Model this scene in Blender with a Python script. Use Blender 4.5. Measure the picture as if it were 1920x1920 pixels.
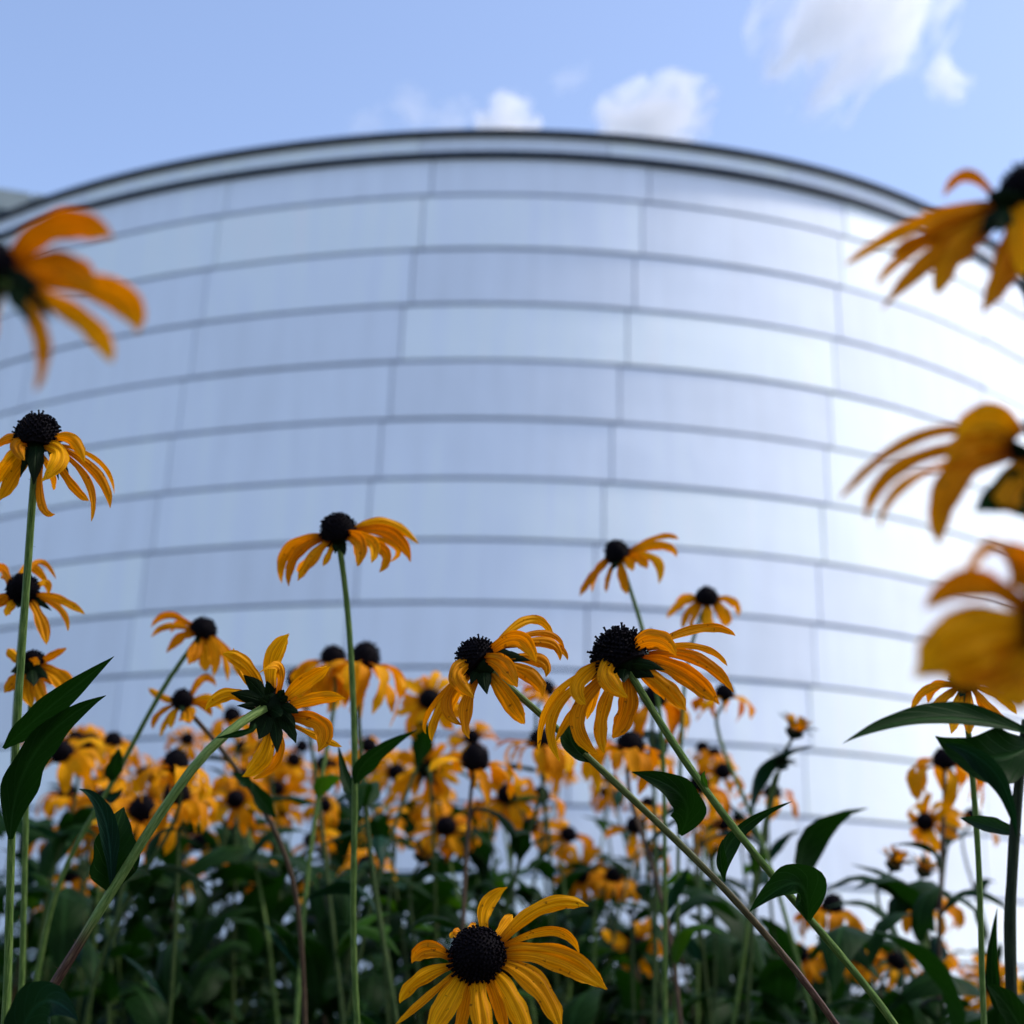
import bpy, math, random
import numpy as np
from mathutils import Vector, Matrix, noise

for o in list(bpy.data.objects):
    bpy.data.objects.remove(o)
scene = bpy.context.scene
COL = scene.collection

# ------------------------------------------------------------------ camera
FPX = 2800.0                       # focal length in pixels of a 1920 px wide frame
PITCH, ROLL = math.radians(18.44), math.radians(1.40)
CAM = Vector((0, 0, 0.55))
_up0 = Vector((0, -math.sin(PITCH), math.cos(PITCH)))
FWD = Vector((0, math.cos(PITCH), math.sin(PITCH)))
RIGHT = Vector((1, 0, 0)) * math.cos(ROLL) + _up0 * math.sin(ROLL)
UP = Vector((1, 0, 0)) * -math.sin(ROLL) + _up0 * math.cos(ROLL)
cam_data = bpy.data.cameras.new('camera')
cam = bpy.data.objects.new('camera', cam_data)
COL.objects.link(cam)
cam.matrix_world = Matrix(((RIGHT.x, UP.x, -FWD.x, CAM.x), (RIGHT.y, UP.y, -FWD.y, CAM.y),
                           (RIGHT.z, UP.z, -FWD.z, CAM.z), (0, 0, 0, 1)))
cam_data.sensor_width = 36.0
cam_data.lens = 36.0 * FPX / 1920.0
cam_data.clip_start = 0.02
cam_data.clip_end = 20000
cam_data.dof.use_dof = True
cam_data.dof.focus_distance = 0.615
cam_data.dof.aperture_fstop = 11.5
scene.camera = cam

# ------------------------------------------------------------------ sky, sun, exposure
SUN_AZ, SUN_EL = math.radians(89), math.radians(53)      # azimuth from +Y towards +X
world = bpy.data.worlds.new('World')
scene.world = world
world.use_nodes = True
wn = world.node_tree
wn.nodes.clear()
sky_n = wn.nodes.new('ShaderNodeTexSky')
sky_n.sky_type = 'NISHITA'
sky_n.sun_disc = False
sky_n.sun_elevation = SUN_EL
sky_n.sun_rotation = SUN_AZ
sky_n.air_density = 1.0
sky_n.dust_density = 1.1
sky_n.ozone_density = 3.5
bg = wn.nodes.new('ShaderNodeBackground')
bg.inputs['Strength'].default_value = 0.15
wo = wn.nodes.new('ShaderNodeOutputWorld')
tint = wn.nodes.new('ShaderNodeMix')                      # the camera's white balance, even over the whole sky
tint.data_type = 'RGBA'; tint.blend_type = 'MULTIPLY'
tint.inputs[0].default_value = 1.0
tint.inputs[7].default_value = (1.10, 0.97, 0.92, 1)
wn.links.new(sky_n.outputs[0], tint.inputs[6])
wn.links.new(tint.outputs[2], bg.inputs[0])
wn.links.new(bg.outputs[0], wo.inputs[0])
sun_d = bpy.data.lights.new('sun', 'SUN')
sun_d.energy = 1.5
sun_d.angle = math.radians(6)
sun_d.color = (1.0, 0.95, 0.86)
sun = bpy.data.objects.new('sun', sun_d)
COL.objects.link(sun)
_sd = Vector((math.sin(SUN_AZ) * math.cos(SUN_EL), math.cos(SUN_AZ) * math.cos(SUN_EL), math.sin(SUN_EL)))
sun.rotation_euler = _sd.to_track_quat('Z', 'Y').to_euler()
sun.location = _sd * 50

vs = scene.view_settings
vs.view_transform = 'Standard'
vs.look = 'None'
vs.exposure = 1.0
vs.gamma = 1.0
vs.use_curve_mapping = False
scene.cycles.use_denoising = True
scene.cycles.max_bounces = 8
scene.cycles.transparent_max_bounces = 8
scene.cycles.volume_bounces = 8
scene.cycles.sample_clamp_indirect = 6.0

# ------------------------------------------------------------------ materials
def new_mat(name):
    m = bpy.data.materials.new(name)
    m.use_nodes = True
    m.node_tree.nodes.clear()
    return m, m.node_tree.nodes, m.node_tree.links

def N(nodes, kind, **kw):
    n = nodes.new(kind)
    for k, v in kw.items():
        if k in n.inputs:
            n.inputs[k].default_value = v
        else:
            setattr(n, k, v)
    return n

def ramp(nodes, stops):
    r = nodes.new('ShaderNodeValToRGB')
    e = r.color_ramp.elements
    while len(e) > 1:
        e.remove(e[-1])
    e[0].position, e[0].color = stops[0][0], (*stops[0][1], 1)
    for p, c in stops[1:]:
        x = e.new(p)
        x.color = (*c, 1)
    return r

def petal_material(name, base, mid, tip, trans, tf):
    m, n, l = new_mat(name)
    uv = N(n, 'ShaderNodeUVMap')
    sep = N(n, 'ShaderNodeSeparateXYZ')
    l.new(uv.outputs[0], sep.inputs[0])
    r = ramp(n, [(0.0, base), (0.22, mid), (0.75, mid), (1.0, tip)])
    l.new(sep.outputs[1], r.inputs[0])
    # long veins that run the length of the petal
    mp = N(n, 'ShaderNodeMapping')
    mp.inputs['Scale'].default_value = (11, 0.55, 1)
    l.new(uv.outputs[0], mp.inputs[0])
    nz = N(n, 'ShaderNodeTexNoise', Scale=1.6, Detail=3.0)
    l.new(mp.outputs[0], nz.inputs['Vector'])
    vr = ramp(n, [(0.30, (0.40, 0.24, 0.16)), (0.58, (1.0, 1.0, 1.0))])
    l.new(nz.outputs[0], vr.inputs[0])
    mul = N(n, 'ShaderNodeMix', data_type='RGBA', blend_type='MULTIPLY')
    mul.inputs[0].default_value = 0.75
    l.new(r.outputs[0], mul.inputs[6])
    l.new(vr.outputs[0], mul.inputs[7])
    # blotches and each petal's own tone
    tc = N(n, 'ShaderNodeTexCoord')
    n2 = N(n, 'ShaderNodeTexNoise', Scale=160.0, Detail=4.0)
    l.new(tc.outputs['Object'], n2.inputs['Vector'])
    oi = N(n, 'ShaderNodeObjectInfo')
    ma = N(n, 'ShaderNodeMath', operation='MULTIPLY_ADD')
    l.new(oi.outputs['Random'], ma.inputs[0])
    ma.inputs[1].default_value = 0.30
    ma.inputs[2].default_value = 0.72
    mb = N(n, 'ShaderNodeMath', operation='MULTIPLY_ADD')
    l.new(n2.outputs[0], mb.inputs[0])
    mb.inputs[1].default_value = 0.30
    l.new(ma.outputs[0], mb.inputs[2])
    hsv = N(n, 'ShaderNodeHueSaturation')
    hs = N(n, 'ShaderNodeMath', operation='MULTIPLY_ADD')
    l.new(oi.outputs['Random'], hs.inputs[0])
    hs.inputs[1].default_value = 0.022
    hs.inputs[2].default_value = 0.489
    l.new(hs.outputs[0], hsv.inputs['Hue'])
    l.new(mb.outputs[0], hsv.inputs['Value'])
    l.new(mul.outputs[2], hsv.inputs['Color'])
    n3 = N(n, 'ShaderNodeTexNoise', Scale=420.0, Detail=2.0)   # small brown spots and bruises
    l.new(tc.outputs['Object'], n3.inputs['Vector'])
    sp = ramp(n, [(0.66, (0, 0, 0)), (0.74, (0.8, 0.8, 0.8))])
    l.new(n3.outputs[0], sp.inputs[0])
    spm = N(n, 'ShaderNodeMix', data_type='RGBA')
    l.new(sp.outputs[0], spm.inputs[0])
    l.new(hsv.outputs[0], spm.inputs[6]); spm.inputs[7].default_value = (0.16, 0.055, 0.006, 1)
    hsv = spm
    hsv_out = spm.outputs[2]
    p = N(n, 'ShaderNodeBsdfPrincipled', Roughness=0.6)
    p.inputs['Specular IOR Level'].default_value = 0.08
    l.new(hsv_out, p.inputs['Base Color'])
    bp = N(n, 'ShaderNodeBump', Strength=0.35, Distance=0.0006)
    l.new(nz.outputs[0], bp.inputs['Height'])
    l.new(bp.outputs[0], p.inputs['Normal'])
    tr = N(n, 'ShaderNodeBsdfTranslucent')
    mt = N(n, 'ShaderNodeMix', data_type='RGBA', blend_type='MULTIPLY')
    mt.inputs[0].default_value = 1.0
    l.new(hsv_out, mt.inputs[6])
    mt.inputs[7].default_value = (*trans, 1)
    l.new(mt.outputs[2], tr.inputs[0])
    mx = N(n, 'ShaderNodeMixShader')
    mx.inputs[0].default_value = tf
    l.new(p.outputs[0], mx.inputs[1])
    l.new(tr.outputs[0], mx.inputs[2])
    out = N(n, 'ShaderNodeOutputMaterial')
    l.new(mx.outputs[0], out.inputs[0])
    return m

def leaf_material(name, col, vein, trans, tf, rough=0.5):
    m, n, l = new_mat(name)
    uv = N(n, 'ShaderNodeUVMap')
    sep = N(n, 'ShaderNodeSeparateXYZ')
    l.new(uv.outputs[0], sep.inputs[0])
    # distance from the midrib and slanted side veins
    a = N(n, 'ShaderNodeMath', operation='SUBTRACT')
    l.new(sep.outputs[0], a.inputs[0]); a.inputs[1].default_value = 0.5
    ab = N(n, 'ShaderNodeMath', operation='ABSOLUTE')
    l.new(a.outputs[0], ab.inputs[0])
    rib = ramp(n, [(0.0, (1, 1, 1)), (0.035, (0.6, 0.6, 0.6)), (0.075, (0, 0, 0))])
    l.new(ab.outputs[0], rib.inputs[0])
    sl = N(n, 'ShaderNodeMath', operation='MULTIPLY_ADD')
    l.new(ab.outputs[0], sl.inputs[0]); sl.inputs[1].default_value = -0.75
    l.new(sep.outputs[1], sl.inputs[2])
    si = N(n, 'ShaderNodeMath', operation='MULTIPLY')
    l.new(sl.outputs[0], si.inputs[0]); si.inputs[1].default_value = 40.0
    sn = N(n, 'ShaderNodeMath', operation='SINE')
    l.new(si.outputs[0], sn.inputs[0])
    sv = ramp(n, [(0.86, (0, 0, 0)), (1.0, (0.45, 0.45, 0.45))])
    l.new(sn.outputs[0], sv.inputs[0])
    mxv = N(n, 'ShaderNodeMix', data_type='RGBA', blend_type='LIGHTEN')
    mxv.inputs[0].default_value = 1.0
    l.new(rib.outputs[0], mxv.inputs[6]); l.new(sv.outputs[0], mxv.inputs[7])
    tc = N(n, 'ShaderNodeTexCoord')
    nz = N(n, 'ShaderNodeTexNoise', Scale=55.0, Detail=5.0)
    l.new(tc.outputs['Object'], nz.inputs['Vector'])
    oi = N(n, 'ShaderNodeObjectInfo')
    v = N(n, 'ShaderNodeMath', operation='MULTIPLY_ADD')
    l.new(oi.outputs['Random'], v.inputs[0]); v.inputs[1].default_value = 0.6; v.inputs[2].default_value = 0.35
    v2 = N(n, 'ShaderNodeMath', operation='MULTIPLY_ADD')
    l.new(nz.outputs[0], v2.inputs[0]); v2.inputs[1].default_value = 0.7
    l.new(v.outputs[0], v2.inputs[2])
    cm = N(n, 'ShaderNodeMix', data_type='RGBA')
    l.new(mxv.outputs[2], cm.inputs[0])
    cm.inputs[6].default_value = (*col, 1); cm.inputs[7].default_value = (*vein, 1)
    hsv = N(n, 'ShaderNodeHueSaturation')
    l.new(cm.outputs[2], hsv.inputs['Color']); l.new(v2.outputs[0], hsv.inputs['Value'])
    p = N(n, 'ShaderNodeBsdfPrincipled', Roughness=rough)
    p.inputs['Specular IOR Level'].default_value = 0.05
    l.new(hsv.outputs[0], p.inputs['Base Color'])
    bp = N(n, 'ShaderNodeBump', Strength=0.5, Distance=0.0008)
    l.new(mxv.outputs[2], bp.inputs['Height'])
    l.new(bp.outputs[0], p.inputs['Normal'])
    tr = N(n, 'ShaderNodeBsdfTranslucent', Color=(*trans, 1))
    mx = N(n, 'ShaderNodeMixShader'); mx.inputs[0].default_value = tf
    l.new(p.outputs[0], mx.inputs[1]); l.new(tr.outputs[0], mx.inputs[2])
    out = N(n, 'ShaderNodeOutputMaterial')
    l.new(mx.outputs[0], out.inputs[0])
    return m

def stem_material(name, c0, c1, c2, brown=None):
    m, n, l = new_mat(name)
    tc = N(n, 'ShaderNodeTexCoord')
    uv = N(n, 'ShaderNodeUVMap')
    mp = N(n, 'ShaderNodeMapping'); mp.inputs['Scale'].default_value = (9, 40, 1)
    l.new(uv.outputs[0], mp.inputs[0])
    nz = N(n, 'ShaderNodeTexNoise', Scale=1.0, Detail=6.0)
    l.new(mp.outputs[0], nz.inputs['Vector'])
    r = ramp(n, [(0.3, c0), (0.5, c1), (0.72, c2)])
    l.new(nz.outputs[0], r.inputs[0])
    n2 = N(n, 'ShaderNodeTexNoise', Scale=1500.0, Detail=3.0)
    l.new(tc.outputs['Object'], n2.inputs['Vector'])
    col = r.outputs[0]
    if brown:                                             # the stem turns woody red-brown below a node
        sep = N(n, 'ShaderNodeSeparateXYZ')
        l.new(uv.outputs[0], sep.inputs[0])
        mr = N(n, 'ShaderNodeMapRange')
        mr.inputs['From Min'].default_value, mr.inputs['From Max'].default_value = brown
        l.new(sep.outputs[1], mr.inputs['Value'])
        r2 = ramp(n, [(0.3, (0.030, 0.013, 0.010)), (0.5, (0.075, 0.036, 0.025)), (0.72, (0.17, 0.11, 0.06))])
        l.new(nz.outputs[0], r2.inputs[0])
        mxc = N(n, 'ShaderNodeMix', data_type='RGBA')
        l.new(mr.outputs[0], mxc.inputs[0])
        l.new(r.outputs[0], mxc.inputs[6]); l.new(r2.outputs[0], mxc.inputs[7])
        col = mxc.outputs[2]
    p = N(n, 'ShaderNodeBsdfPrincipled', Roughness=0.6)
    p.inputs['Specular IOR Level'].default_value = 0.15
    l.new(col, p.inputs['Base Color'])
    bp = N(n, 'ShaderNodeBump', Strength=0.6, Distance=0.0005)
    l.new(n2.outputs[0], bp.inputs['Height']); l.new(bp.outputs[0], p.inputs['Normal'])
    out = N(n, 'ShaderNodeOutputMaterial')
    l.new(p.outputs[0], out.inputs[0])
    return m

def metal_material(name, col, rough, var=0.05, bump=0.012):
    m, n, l = new_mat(name)
    tc = N(n, 'ShaderNodeTexCoord')
    oi = N(n, 'ShaderNodeObjectInfo')
    nz = N(n, 'ShaderNodeTexNoise', Scale=1.3, Detail=3.0)
    l.new(tc.outputs['Object'], nz.inputs['Vector'])
    mp = N(n, 'ShaderNodeMapping'); mp.inputs['Scale'].default_value = (2.2, 2.2, 0.25)
    l.new(tc.outputs['Object'], mp.inputs[0])
    st = N(n, 'ShaderNodeTexNoise', Scale=3.0, Detail=6.0)
    l.new(mp.outputs[0], st.inputs['Vector'])
    v = N(n, 'ShaderNodeMath', operation='MULTIPLY_ADD')
    l.new(oi.outputs['Random'], v.inputs[0]); v.inputs[1].default_value = var; v.inputs[2].default_value = 1.0 - var * 1.2
    v2 = N(n, 'ShaderNodeMath', operation='MULTIPLY_ADD')
    l.new(st.outputs[0], v2.inputs[0]); v2.inputs[1].default_value = var * 1.4
    l.new(v.outputs[0], v2.inputs[2])
    hsv = N(n, 'ShaderNodeHueSaturation', Color=(*col, 1))
    l.new(v2.outputs[0], hsv.inputs['Value'])
    rr = N(n, 'ShaderNodeMath', operation='MULTIPLY_ADD')
    l.new(st.outputs[0], rr.inputs[0]); rr.inputs[1].default_value = 0.10; rr.inputs[2].default_value = rough - 0.05
    p = N(n, 'ShaderNodeBsdfPrincipled', Metallic=0.75)
    l.new(hsv.outputs[0], p.inputs['Base Color'])
    l.new(rr.outputs[0], p.inputs['Roughness'])
    bp = N(n, 'ShaderNodeBump', Strength=1.0, Distance=bump)
    l.new(nz.outputs[0], bp.inputs['Height']); l.new(bp.outputs[0], p.inputs['Normal'])
    out = N(n, 'ShaderNodeOutputMaterial')
    l.new(p.outputs[0], out.inputs[0])
    return m

def plain_material(name, c0, c1, scale, rough=0.8, bump=0.0, metal=0.0, spec=0.25):
    m, n, l = new_mat(name)
    tc = N(n, 'ShaderNodeTexCoord')
    nz = N(n, 'ShaderNodeTexNoise', Scale=scale, Detail=6.0)
    l.new(tc.outputs['Object'], nz.inputs['Vector'])
    r = ramp(n, [(0.3, c0), (0.7, c1)])
    l.new(nz.outputs[0], r.inputs[0])
    p = N(n, 'ShaderNodeBsdfPrincipled', Roughness=rough, Metallic=metal)
    p.inputs['Specular IOR Level'].default_value = spec
    l.new(r.outputs[0], p.inputs['Base Color'])
    if bump:
        bp = N(n, 'ShaderNodeBump', Strength=0.8, Distance=bump)
        l.new(nz.outputs[0], bp.inputs['Height']); l.new(bp.outputs[0], p.inputs['Normal'])
    out = N(n, 'ShaderNodeOutputMaterial')
    l.new(p.outputs[0], out.inputs[0])
    return m

M = {}
M['petal'] = petal_material('petal_yellow', (0.30, 0.06, 0.001), (0.86, 0.355, 0.001), (0.88, 0.44, 0.002), (1.0, 0.72, 0.2), 0.40)
M['leaf'] = leaf_material('leaf_green', (0.005, 0.020, 0.003), (0.016, 0.048, 0.011), (0.012, 0.065, 0.003), 0.16)
M['leaf_blue'] = leaf_material('leaf_bluegreen', (0.007, 0.026, 0.015), (0.02, 0.07, 0.045), (0.008, 0.05, 0.010), 0.12, 0.42)
M['leaf_bright'] = leaf_material('leaf_bright_green', (0.022, 0.070, 0.006), (0.06, 0.13, 0.03), (0.05, 0.16, 0.004), 0.26)
M['sepal'] = leaf_material('sepal_green', (0.005, 0.013, 0.004), (0.012, 0.028, 0.008), (0.01, 0.03, 0.003), 0.08, 0.6)
M['stem'] = stem_material('stem_green', (0.03, 0.07, 0.012), (0.08, 0.14, 0.028), (0.19, 0.26, 0.07))
M['stem_c'] = stem_material('stem_green_to_brown', (0.05, 0.10, 0.018), (0.12, 0.19, 0.045), (0.24, 0.31, 0.10), (0.335, 0.375))
M['stem_b'] = stem_material('stem_green_to_brown_slow', (0.03, 0.07, 0.012), (0.08, 0.13, 0.03), (0.20, 0.26, 0.09), (0.10, 0.55))
M['stem_bed'] = stem_material('stem_deep_green', (0.012, 0.030, 0.006), (0.030, 0.055, 0.012), (0.08, 0.11, 0.03))
M['stem_brown'] = stem_material('stem_brown', (0.030, 0.016, 0.011), (0.06, 0.035, 0.022), (0.12, 0.09, 0.04))
M['stem_dark'] = stem_material('stem_dark', (0.008, 0.014, 0.008), (0.016, 0.026, 0.014), (0.03, 0.045, 0.02))
M['cone'] = plain_material('cone_black', (0.0015, 0.0012, 0.0022), (0.006, 0.004, 0.006), 900.0, 0.7, 0.0005, spec=0.05)
M['panel'] = metal_material('steel_panel', (0.915, 0.95, 1.0), 0.85, var=0.11)
M['backing'] = metal_material('joint_shade_steel', (0.012, 0.085, 0.21), 0.6)  # wall steel darkened to navy to paint the shadow lines between panels
M['shademetal'] = plain_material('coping_gap_shade', (0.006, 0.012, 0.022), (0.010, 0.020, 0.034), 4.0, 0.35, 0.0, 0.3)  # near-black colour stands for the roof gap's shadow and the coping's shaded underside
M['stone'] = plain_material('stone_panel', (0.26, 0.30, 0.29), (0.36, 0.40, 0.38), 1.5, 0.7)
M['stonejoint'] = plain_material('stone_joint', (0.05, 0.06, 0.06), (0.07, 0.08, 0.08), 3.0, 0.9)
M['soil'] = plain_material('soil', (0.018, 0.016, 0.010), (0.05, 0.05, 0.025), 6.0, 0.95, 0.03)

# ------------------------------------------------------------------ helpers
def at(px, py, depth):
    """world point seen at pixel (1920 frame), `depth` metres along the view axis"""
    return CAM + depth * (FWD + RIGHT * ((px - 960) / FPX) - UP * ((py - 960) / FPX))

def mesh(name, verts, faces, mat, uvs=None, smooth=True):
    me = bpy.data.meshes.new(name)
    me.from_pydata([tuple(v) for v in verts], [], faces)
    if uvs is not None:
        lay = me.uv_layers.new(name='UVMap')
        idx = np.empty(len(me.loops), dtype=np.int32)
        me.loops.foreach_get('vertex_index', idx)
        lay.data.foreach_set('uv', np.asarray(uvs, dtype=np.float32)[idx].ravel())
    if smooth:
        me.polygons.foreach_set('use_smooth', [True] * len(me.polygons))
    me.materials.append(mat)
    me.update()
    return me

def obj(name, me, parent=None, loc=None, mat=None):
    o = bpy.data.objects.new(name, me)
    COL.objects.link(o)
    if parent is not None:
        o.parent = parent
    if mat is not None:
        o.matrix_local = mat
    elif loc is not None:
        o.location = loc
    return o

def tag(o, label, cat=None, group=None, kind=None):
    o['label'] = label
    if cat: o['category'] = cat
    if group: o['group'] = group
    if kind: o['kind'] = kind
    return o

def petal_profile(v):
    a = 0.42 + 0.58 * math.sin(min(v / 0.58, 1.0) * math.pi / 2)
    if v > 0.58:
        q = (v - 0.58) / 0.42
        a *= 0.13 + 0.87 * max(0.0, 1 - q ** 2.0) ** 0.8
    return a

def leaf_profile(v):
    if v < 0.36:
        return 0.13 + 0.87 * math.sin(v / 0.36 * math.pi / 2) ** 1.15
    q = (v - 0.36) / 0.64
    return max(0.015, (1 - q ** 1.7))

def sepal_profile(v):
    return (0.75 + 0.25 * math.sin(min(v / 0.4, 1) * math.pi / 2)) * max(0.05, 1 - max(0, (v - 0.4) / 0.6) ** 1.8)

def ribbon(b, m, t, w, a0=0.0, a1=0.0, prof=petal_profile, nl=14, nw=8, cup=0.16, groove=0.05, notch=0.03,
           seed=0, wave=0.0, eye=None, twist=0.0):
    """a petal or leaf: a curved blade from b through m to t, w metres wide. a0/a1 turn its face away from the eye."""
    rnd = random.Random(seed)
    c = m * 2 - (b + t) * 0.5
    ph = rnd.uniform(0, 6.28)
    eye = CAM if eye is None else eye
    verts, uvs = [], []
    prev = None
    for i in range(nl + 1):
        v = i / nl
        tan = ((c - b) * (1 - v) + (t - c) * v)
        if tan.length < 1e-9: tan = t - b
        tan.normalize()
        p = b * (1 - v) ** 2 + c * 2 * v * (1 - v) + t * v * v
        view = (p - eye).normalized()
        side = tan.cross(view)
        if side.length < 0.15 and prev is not None:
            side = prev - tan * prev.dot(tan)
        side.normalize()
        if prev is not None and side.dot(prev) < 0:
            side = -side
        prev = side.copy()
        a = a0 + (a1 - a0) * v
        s2 = side * math.cos(a) + tan.cross(side) * math.sin(a)
        nrm = s2.cross(tan).normalized()
        hw = w * 0.5 * prof(v) * (1 + 0.07 * math.sin(v * 9 + ph) + 0.04 * math.sin(v * 23 + ph * 2))
        for j in range(nw + 1):
            u = j / nw * 2 - 1
            off = cup * hw * (u * u - 0.3) + groove * hw * math.cos(u * math.pi * 2.5)
            if wave:
                off += wave * hw * math.sin(v * 13 + ph + u * 1.5) * abs(u)
            q = p + s2 * (hw * u * (1 + 0.05 * math.sin(v * 17 + ph + u * 3))) + nrm * off
            if prof is petal_profile and v > 0.5:                # nibbled, uneven edges and tip
                q = q + s2 * (hw * 0.10 * (v - .5) * 2 * rnd.uniform(-1, 1) * abs(u) ** 2) - tan * (w * 0.10 * max(0, v - .85) / .15 * rnd.random())
            if notch and v > 0.8:
                k = (v - 0.8) / 0.2
                q = q - tan * (notch * w * 4 * k * (0.35 * (math.cos(u * math.pi * 2.2) * 0.5 + 0.5) + 0.5 * abs(u) ** 3))
            verts.append(q)
            uvs.append((j / nw, v))
    faces = [(i * (nw + 1) + j, i * (nw + 1) + j + 1, (i + 1) * (nw + 1) + j + 1, (i + 1) * (nw + 1) + j)
             for i in range(nl) for j in range(nw)]
    return verts, faces, uvs

def catmull(pts, per=6):
    P = [pts[0] * 2 - pts[1]] + list(pts) + [pts[-1] * 2 - pts[-2]]
    out = []
    for i in range(1, len(P) - 2):
        for k in range(per):
            t = k / per
            out.append(0.5 * ((2 * P[i]) + (P[i + 1] - P[i - 1]) * t + (2 * P[i - 1] - 5 * P[i] + 4 * P[i + 1] - P[i + 2]) * t * t
                              + (3 * P[i] - P[i - 1] - 3 * P[i + 1] + P[i + 2]) * t ** 3))
    out.append(P[-2].copy())
    return out

def smooth_path(pts, step=0.012, rounds=10):
    out = []
    for a, b in zip(pts[:-1], pts[1:]):
        n = max(1, int((b - a).length / step))
        out += [a.lerp(b, k / n) for k in range(n)]
    out.append(pts[-1].copy())
    for _ in range(rounds):
        out = [out[0]] + [out[i] * 0.5 + (out[i - 1] + out[i + 1]) * 0.25 for i in range(1, len(out) - 1)] + [out[-1]]
    return out

def tube(pts, r0, r1, sides=10, ridge=0.10, hairs=0, seed=0):
    rnd = random.Random(seed)
    verts, uvs, faces = [], [], []
    n = len(pts)
    nrm = None
    L = 0
    for i, p in enumerate(pts):
        tan = (pts[min(i + 1, n - 1)] - pts[max(i - 1, 0)]).normalized()
        if nrm is None:
            nrm = tan.orthogonal().normalized()
        nrm = (nrm - tan * nrm.dot(tan)).normalized()
        bn = tan.cross(nrm)
        if i: L += (p - pts[i - 1]).length
        r = r0 + (r1 - r0) * i / (n - 1)
        for k in range(sides):
            a = 2 * math.pi * k / sides
            rr = r * (1 + (ridge if k % 2 else -ridge) + 0.05 * math.sin(L * 180 + k))
            verts.append(p + nrm * (rr * math.cos(a)) + bn * (rr * math.sin(a)))
            uvs.append((abs(k / sides - 0.5) * 2, L * 3))
            if hairs and i and rnd.random() < hairs:
                h = (nrm * math.cos(a) + bn * math.sin(a)) * (r * rnd.uniform(0.5, 1.0)) + tan * (r * rnd.uniform(-.3, .6))
                q = verts[-1] - tan * rnd.uniform(0, 0.003)
                sd = tan * (r * 0.06)
                hair_store.append((q + sd, q - sd, q + h))
    for i in range(n - 1):
        for k in range(sides):
            k2 = (k + 1) % sides
            faces.append((i * sides + k, i * sides + k2, (i + 1) * sides + k2, (i + 1) * sides + k))
    faces.append(tuple(range(sides))[::-1])
    faces.append(tuple(range((n - 1) * sides, n * sides)))
    for tri in hair_store:
        b0 = len(verts)
        verts += list(tri)
        uvs += [(0.5, L)] * 3
        faces.append((b0, b0 + 1, b0 + 2))
    hair_store.clear()
    return verts, faces, uvs
hair_store = []

def frame(axis):
    z = axis.normalized()
    x = Vector((0.3, 1, 0.1)).cross(z)
    if x.length < 0.1: x = Vector((1, 0, 0)).cross(z)
    x.normalize()
    y = z.cross(x)
    return Matrix(((x.x, y.x, z.x), (x.y, y.y, z.y), (x.z, y.z, z.z)))

def cone_data(r, h, nsp, seed, rough=1.0):
    """dark dome of florets: a dome plus small stubby florets set in a spiral; local +Z is up"""
    rnd = random.Random(seed)
    verts, faces = [], []
    rings, seg = 9, 20
    for i in range(rings):
        t = i / (rings - 1)
        a = -0.42 + (math.pi / 2 + 0.42) * t
        rr, zz = r * math.cos(a), h * 0.16 + h * 0.84 * math.sin(a)
        for k in range(seg):
            th = 2 * math.pi * k / seg
            j = 1 + rnd.uniform(-.04, .04)
            verts.append(Vector((rr * j * math.cos(th), rr * j * math.sin(th), zz)))
    for i in range(rings - 1):
        for k in range(seg):
            k2 = (k + 1) % seg
            faces.append((i * seg + k, i * seg + k2, (i + 1) * seg + k2, (i + 1) * seg + k))
    faces.append(tuple(range(seg))[::-1])
    for i in range(nsp):
        q = (i + 0.5) / nsp
        ph = i * 2.39996
        zc = 1 - q * 1.28
        el = math.asin(max(-0.4, min(1, zc)))
        c = Vector((r * math.cos(el) * math.cos(ph), r * math.cos(el) * math.sin(ph), h * .16 + h * .84 * math.sin(el)))
        nrm = Vector((math.cos(el) * math.cos(ph) / r, math.cos(el) * math.sin(ph) / r, math.sin(el) / (h * .84))).normalized()
        nrm = (nrm + Vector((rnd.uniform(-.25, .25), rnd.uniform(-.25, .25), rnd.uniform(0, .35)))).normalized()
        s = r * 0.075 * rnd.uniform(.8, 1.2)
        ln = r * rnd.uniform(.10, .20) * rough
        if rnd.random() < 0.16 * rough: ln *= 1.6
        x = nrm.orthogonal().normalized(); y = nrm.cross(x)
        b0 = len(verts)
        for lay, sc, hh in ((0, 1.0, -0.3), (1, 0.75, 0.75), (2, 1.0, 1.0)):
            for k in range(4):
                an = k * math.pi / 2
                verts.append(c + (x * math.cos(an) + y * math.sin(an)) * (s * sc * 0.8) + nrm * (ln * hh))
        for lay in range(2):
            for k in range(4):
                k2 = (k + 1) % 4
                faces.append((b0 + lay * 4 + k, b0 + lay * 4 + k2, b0 + lay * 4 + 4 + k2, b0 + lay * 4 + 4 + k))
        faces.append((b0 + 8, b0 + 9, b0 + 10, b0 + 11))
    return verts, faces

def receptacle_data(r, h, seg=14):
    """green cup under the cone, local +Z up, from the stem (z=-h) to the rim (z=0)"""
    prof = [(0.20, -1.0), (0.34, -0.85), (0.62, -0.6), (0.88, -0.3), (1.0, 0.0), (0.7, 0.12)]
    verts, faces = [], []
    for a, z in prof:
        for k in range(seg):
            th = 2 * math.pi * k / seg
            verts.append(Vector((r * a * math.cos(th), r * a * math.sin(th), h * z)))
    for i in range(len(prof) - 1):
        for k in range(seg):
            k2 = (k + 1) % seg
            faces.append((i * seg + k, i * seg + k2, (i + 1) * seg + k2, (i + 1) * seg + k))
    faces.append(tuple(range(seg))[::-1])
    faces.append(tuple(range((len(prof) - 1) * seg, len(prof) * seg)))
    return verts, faces

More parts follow.
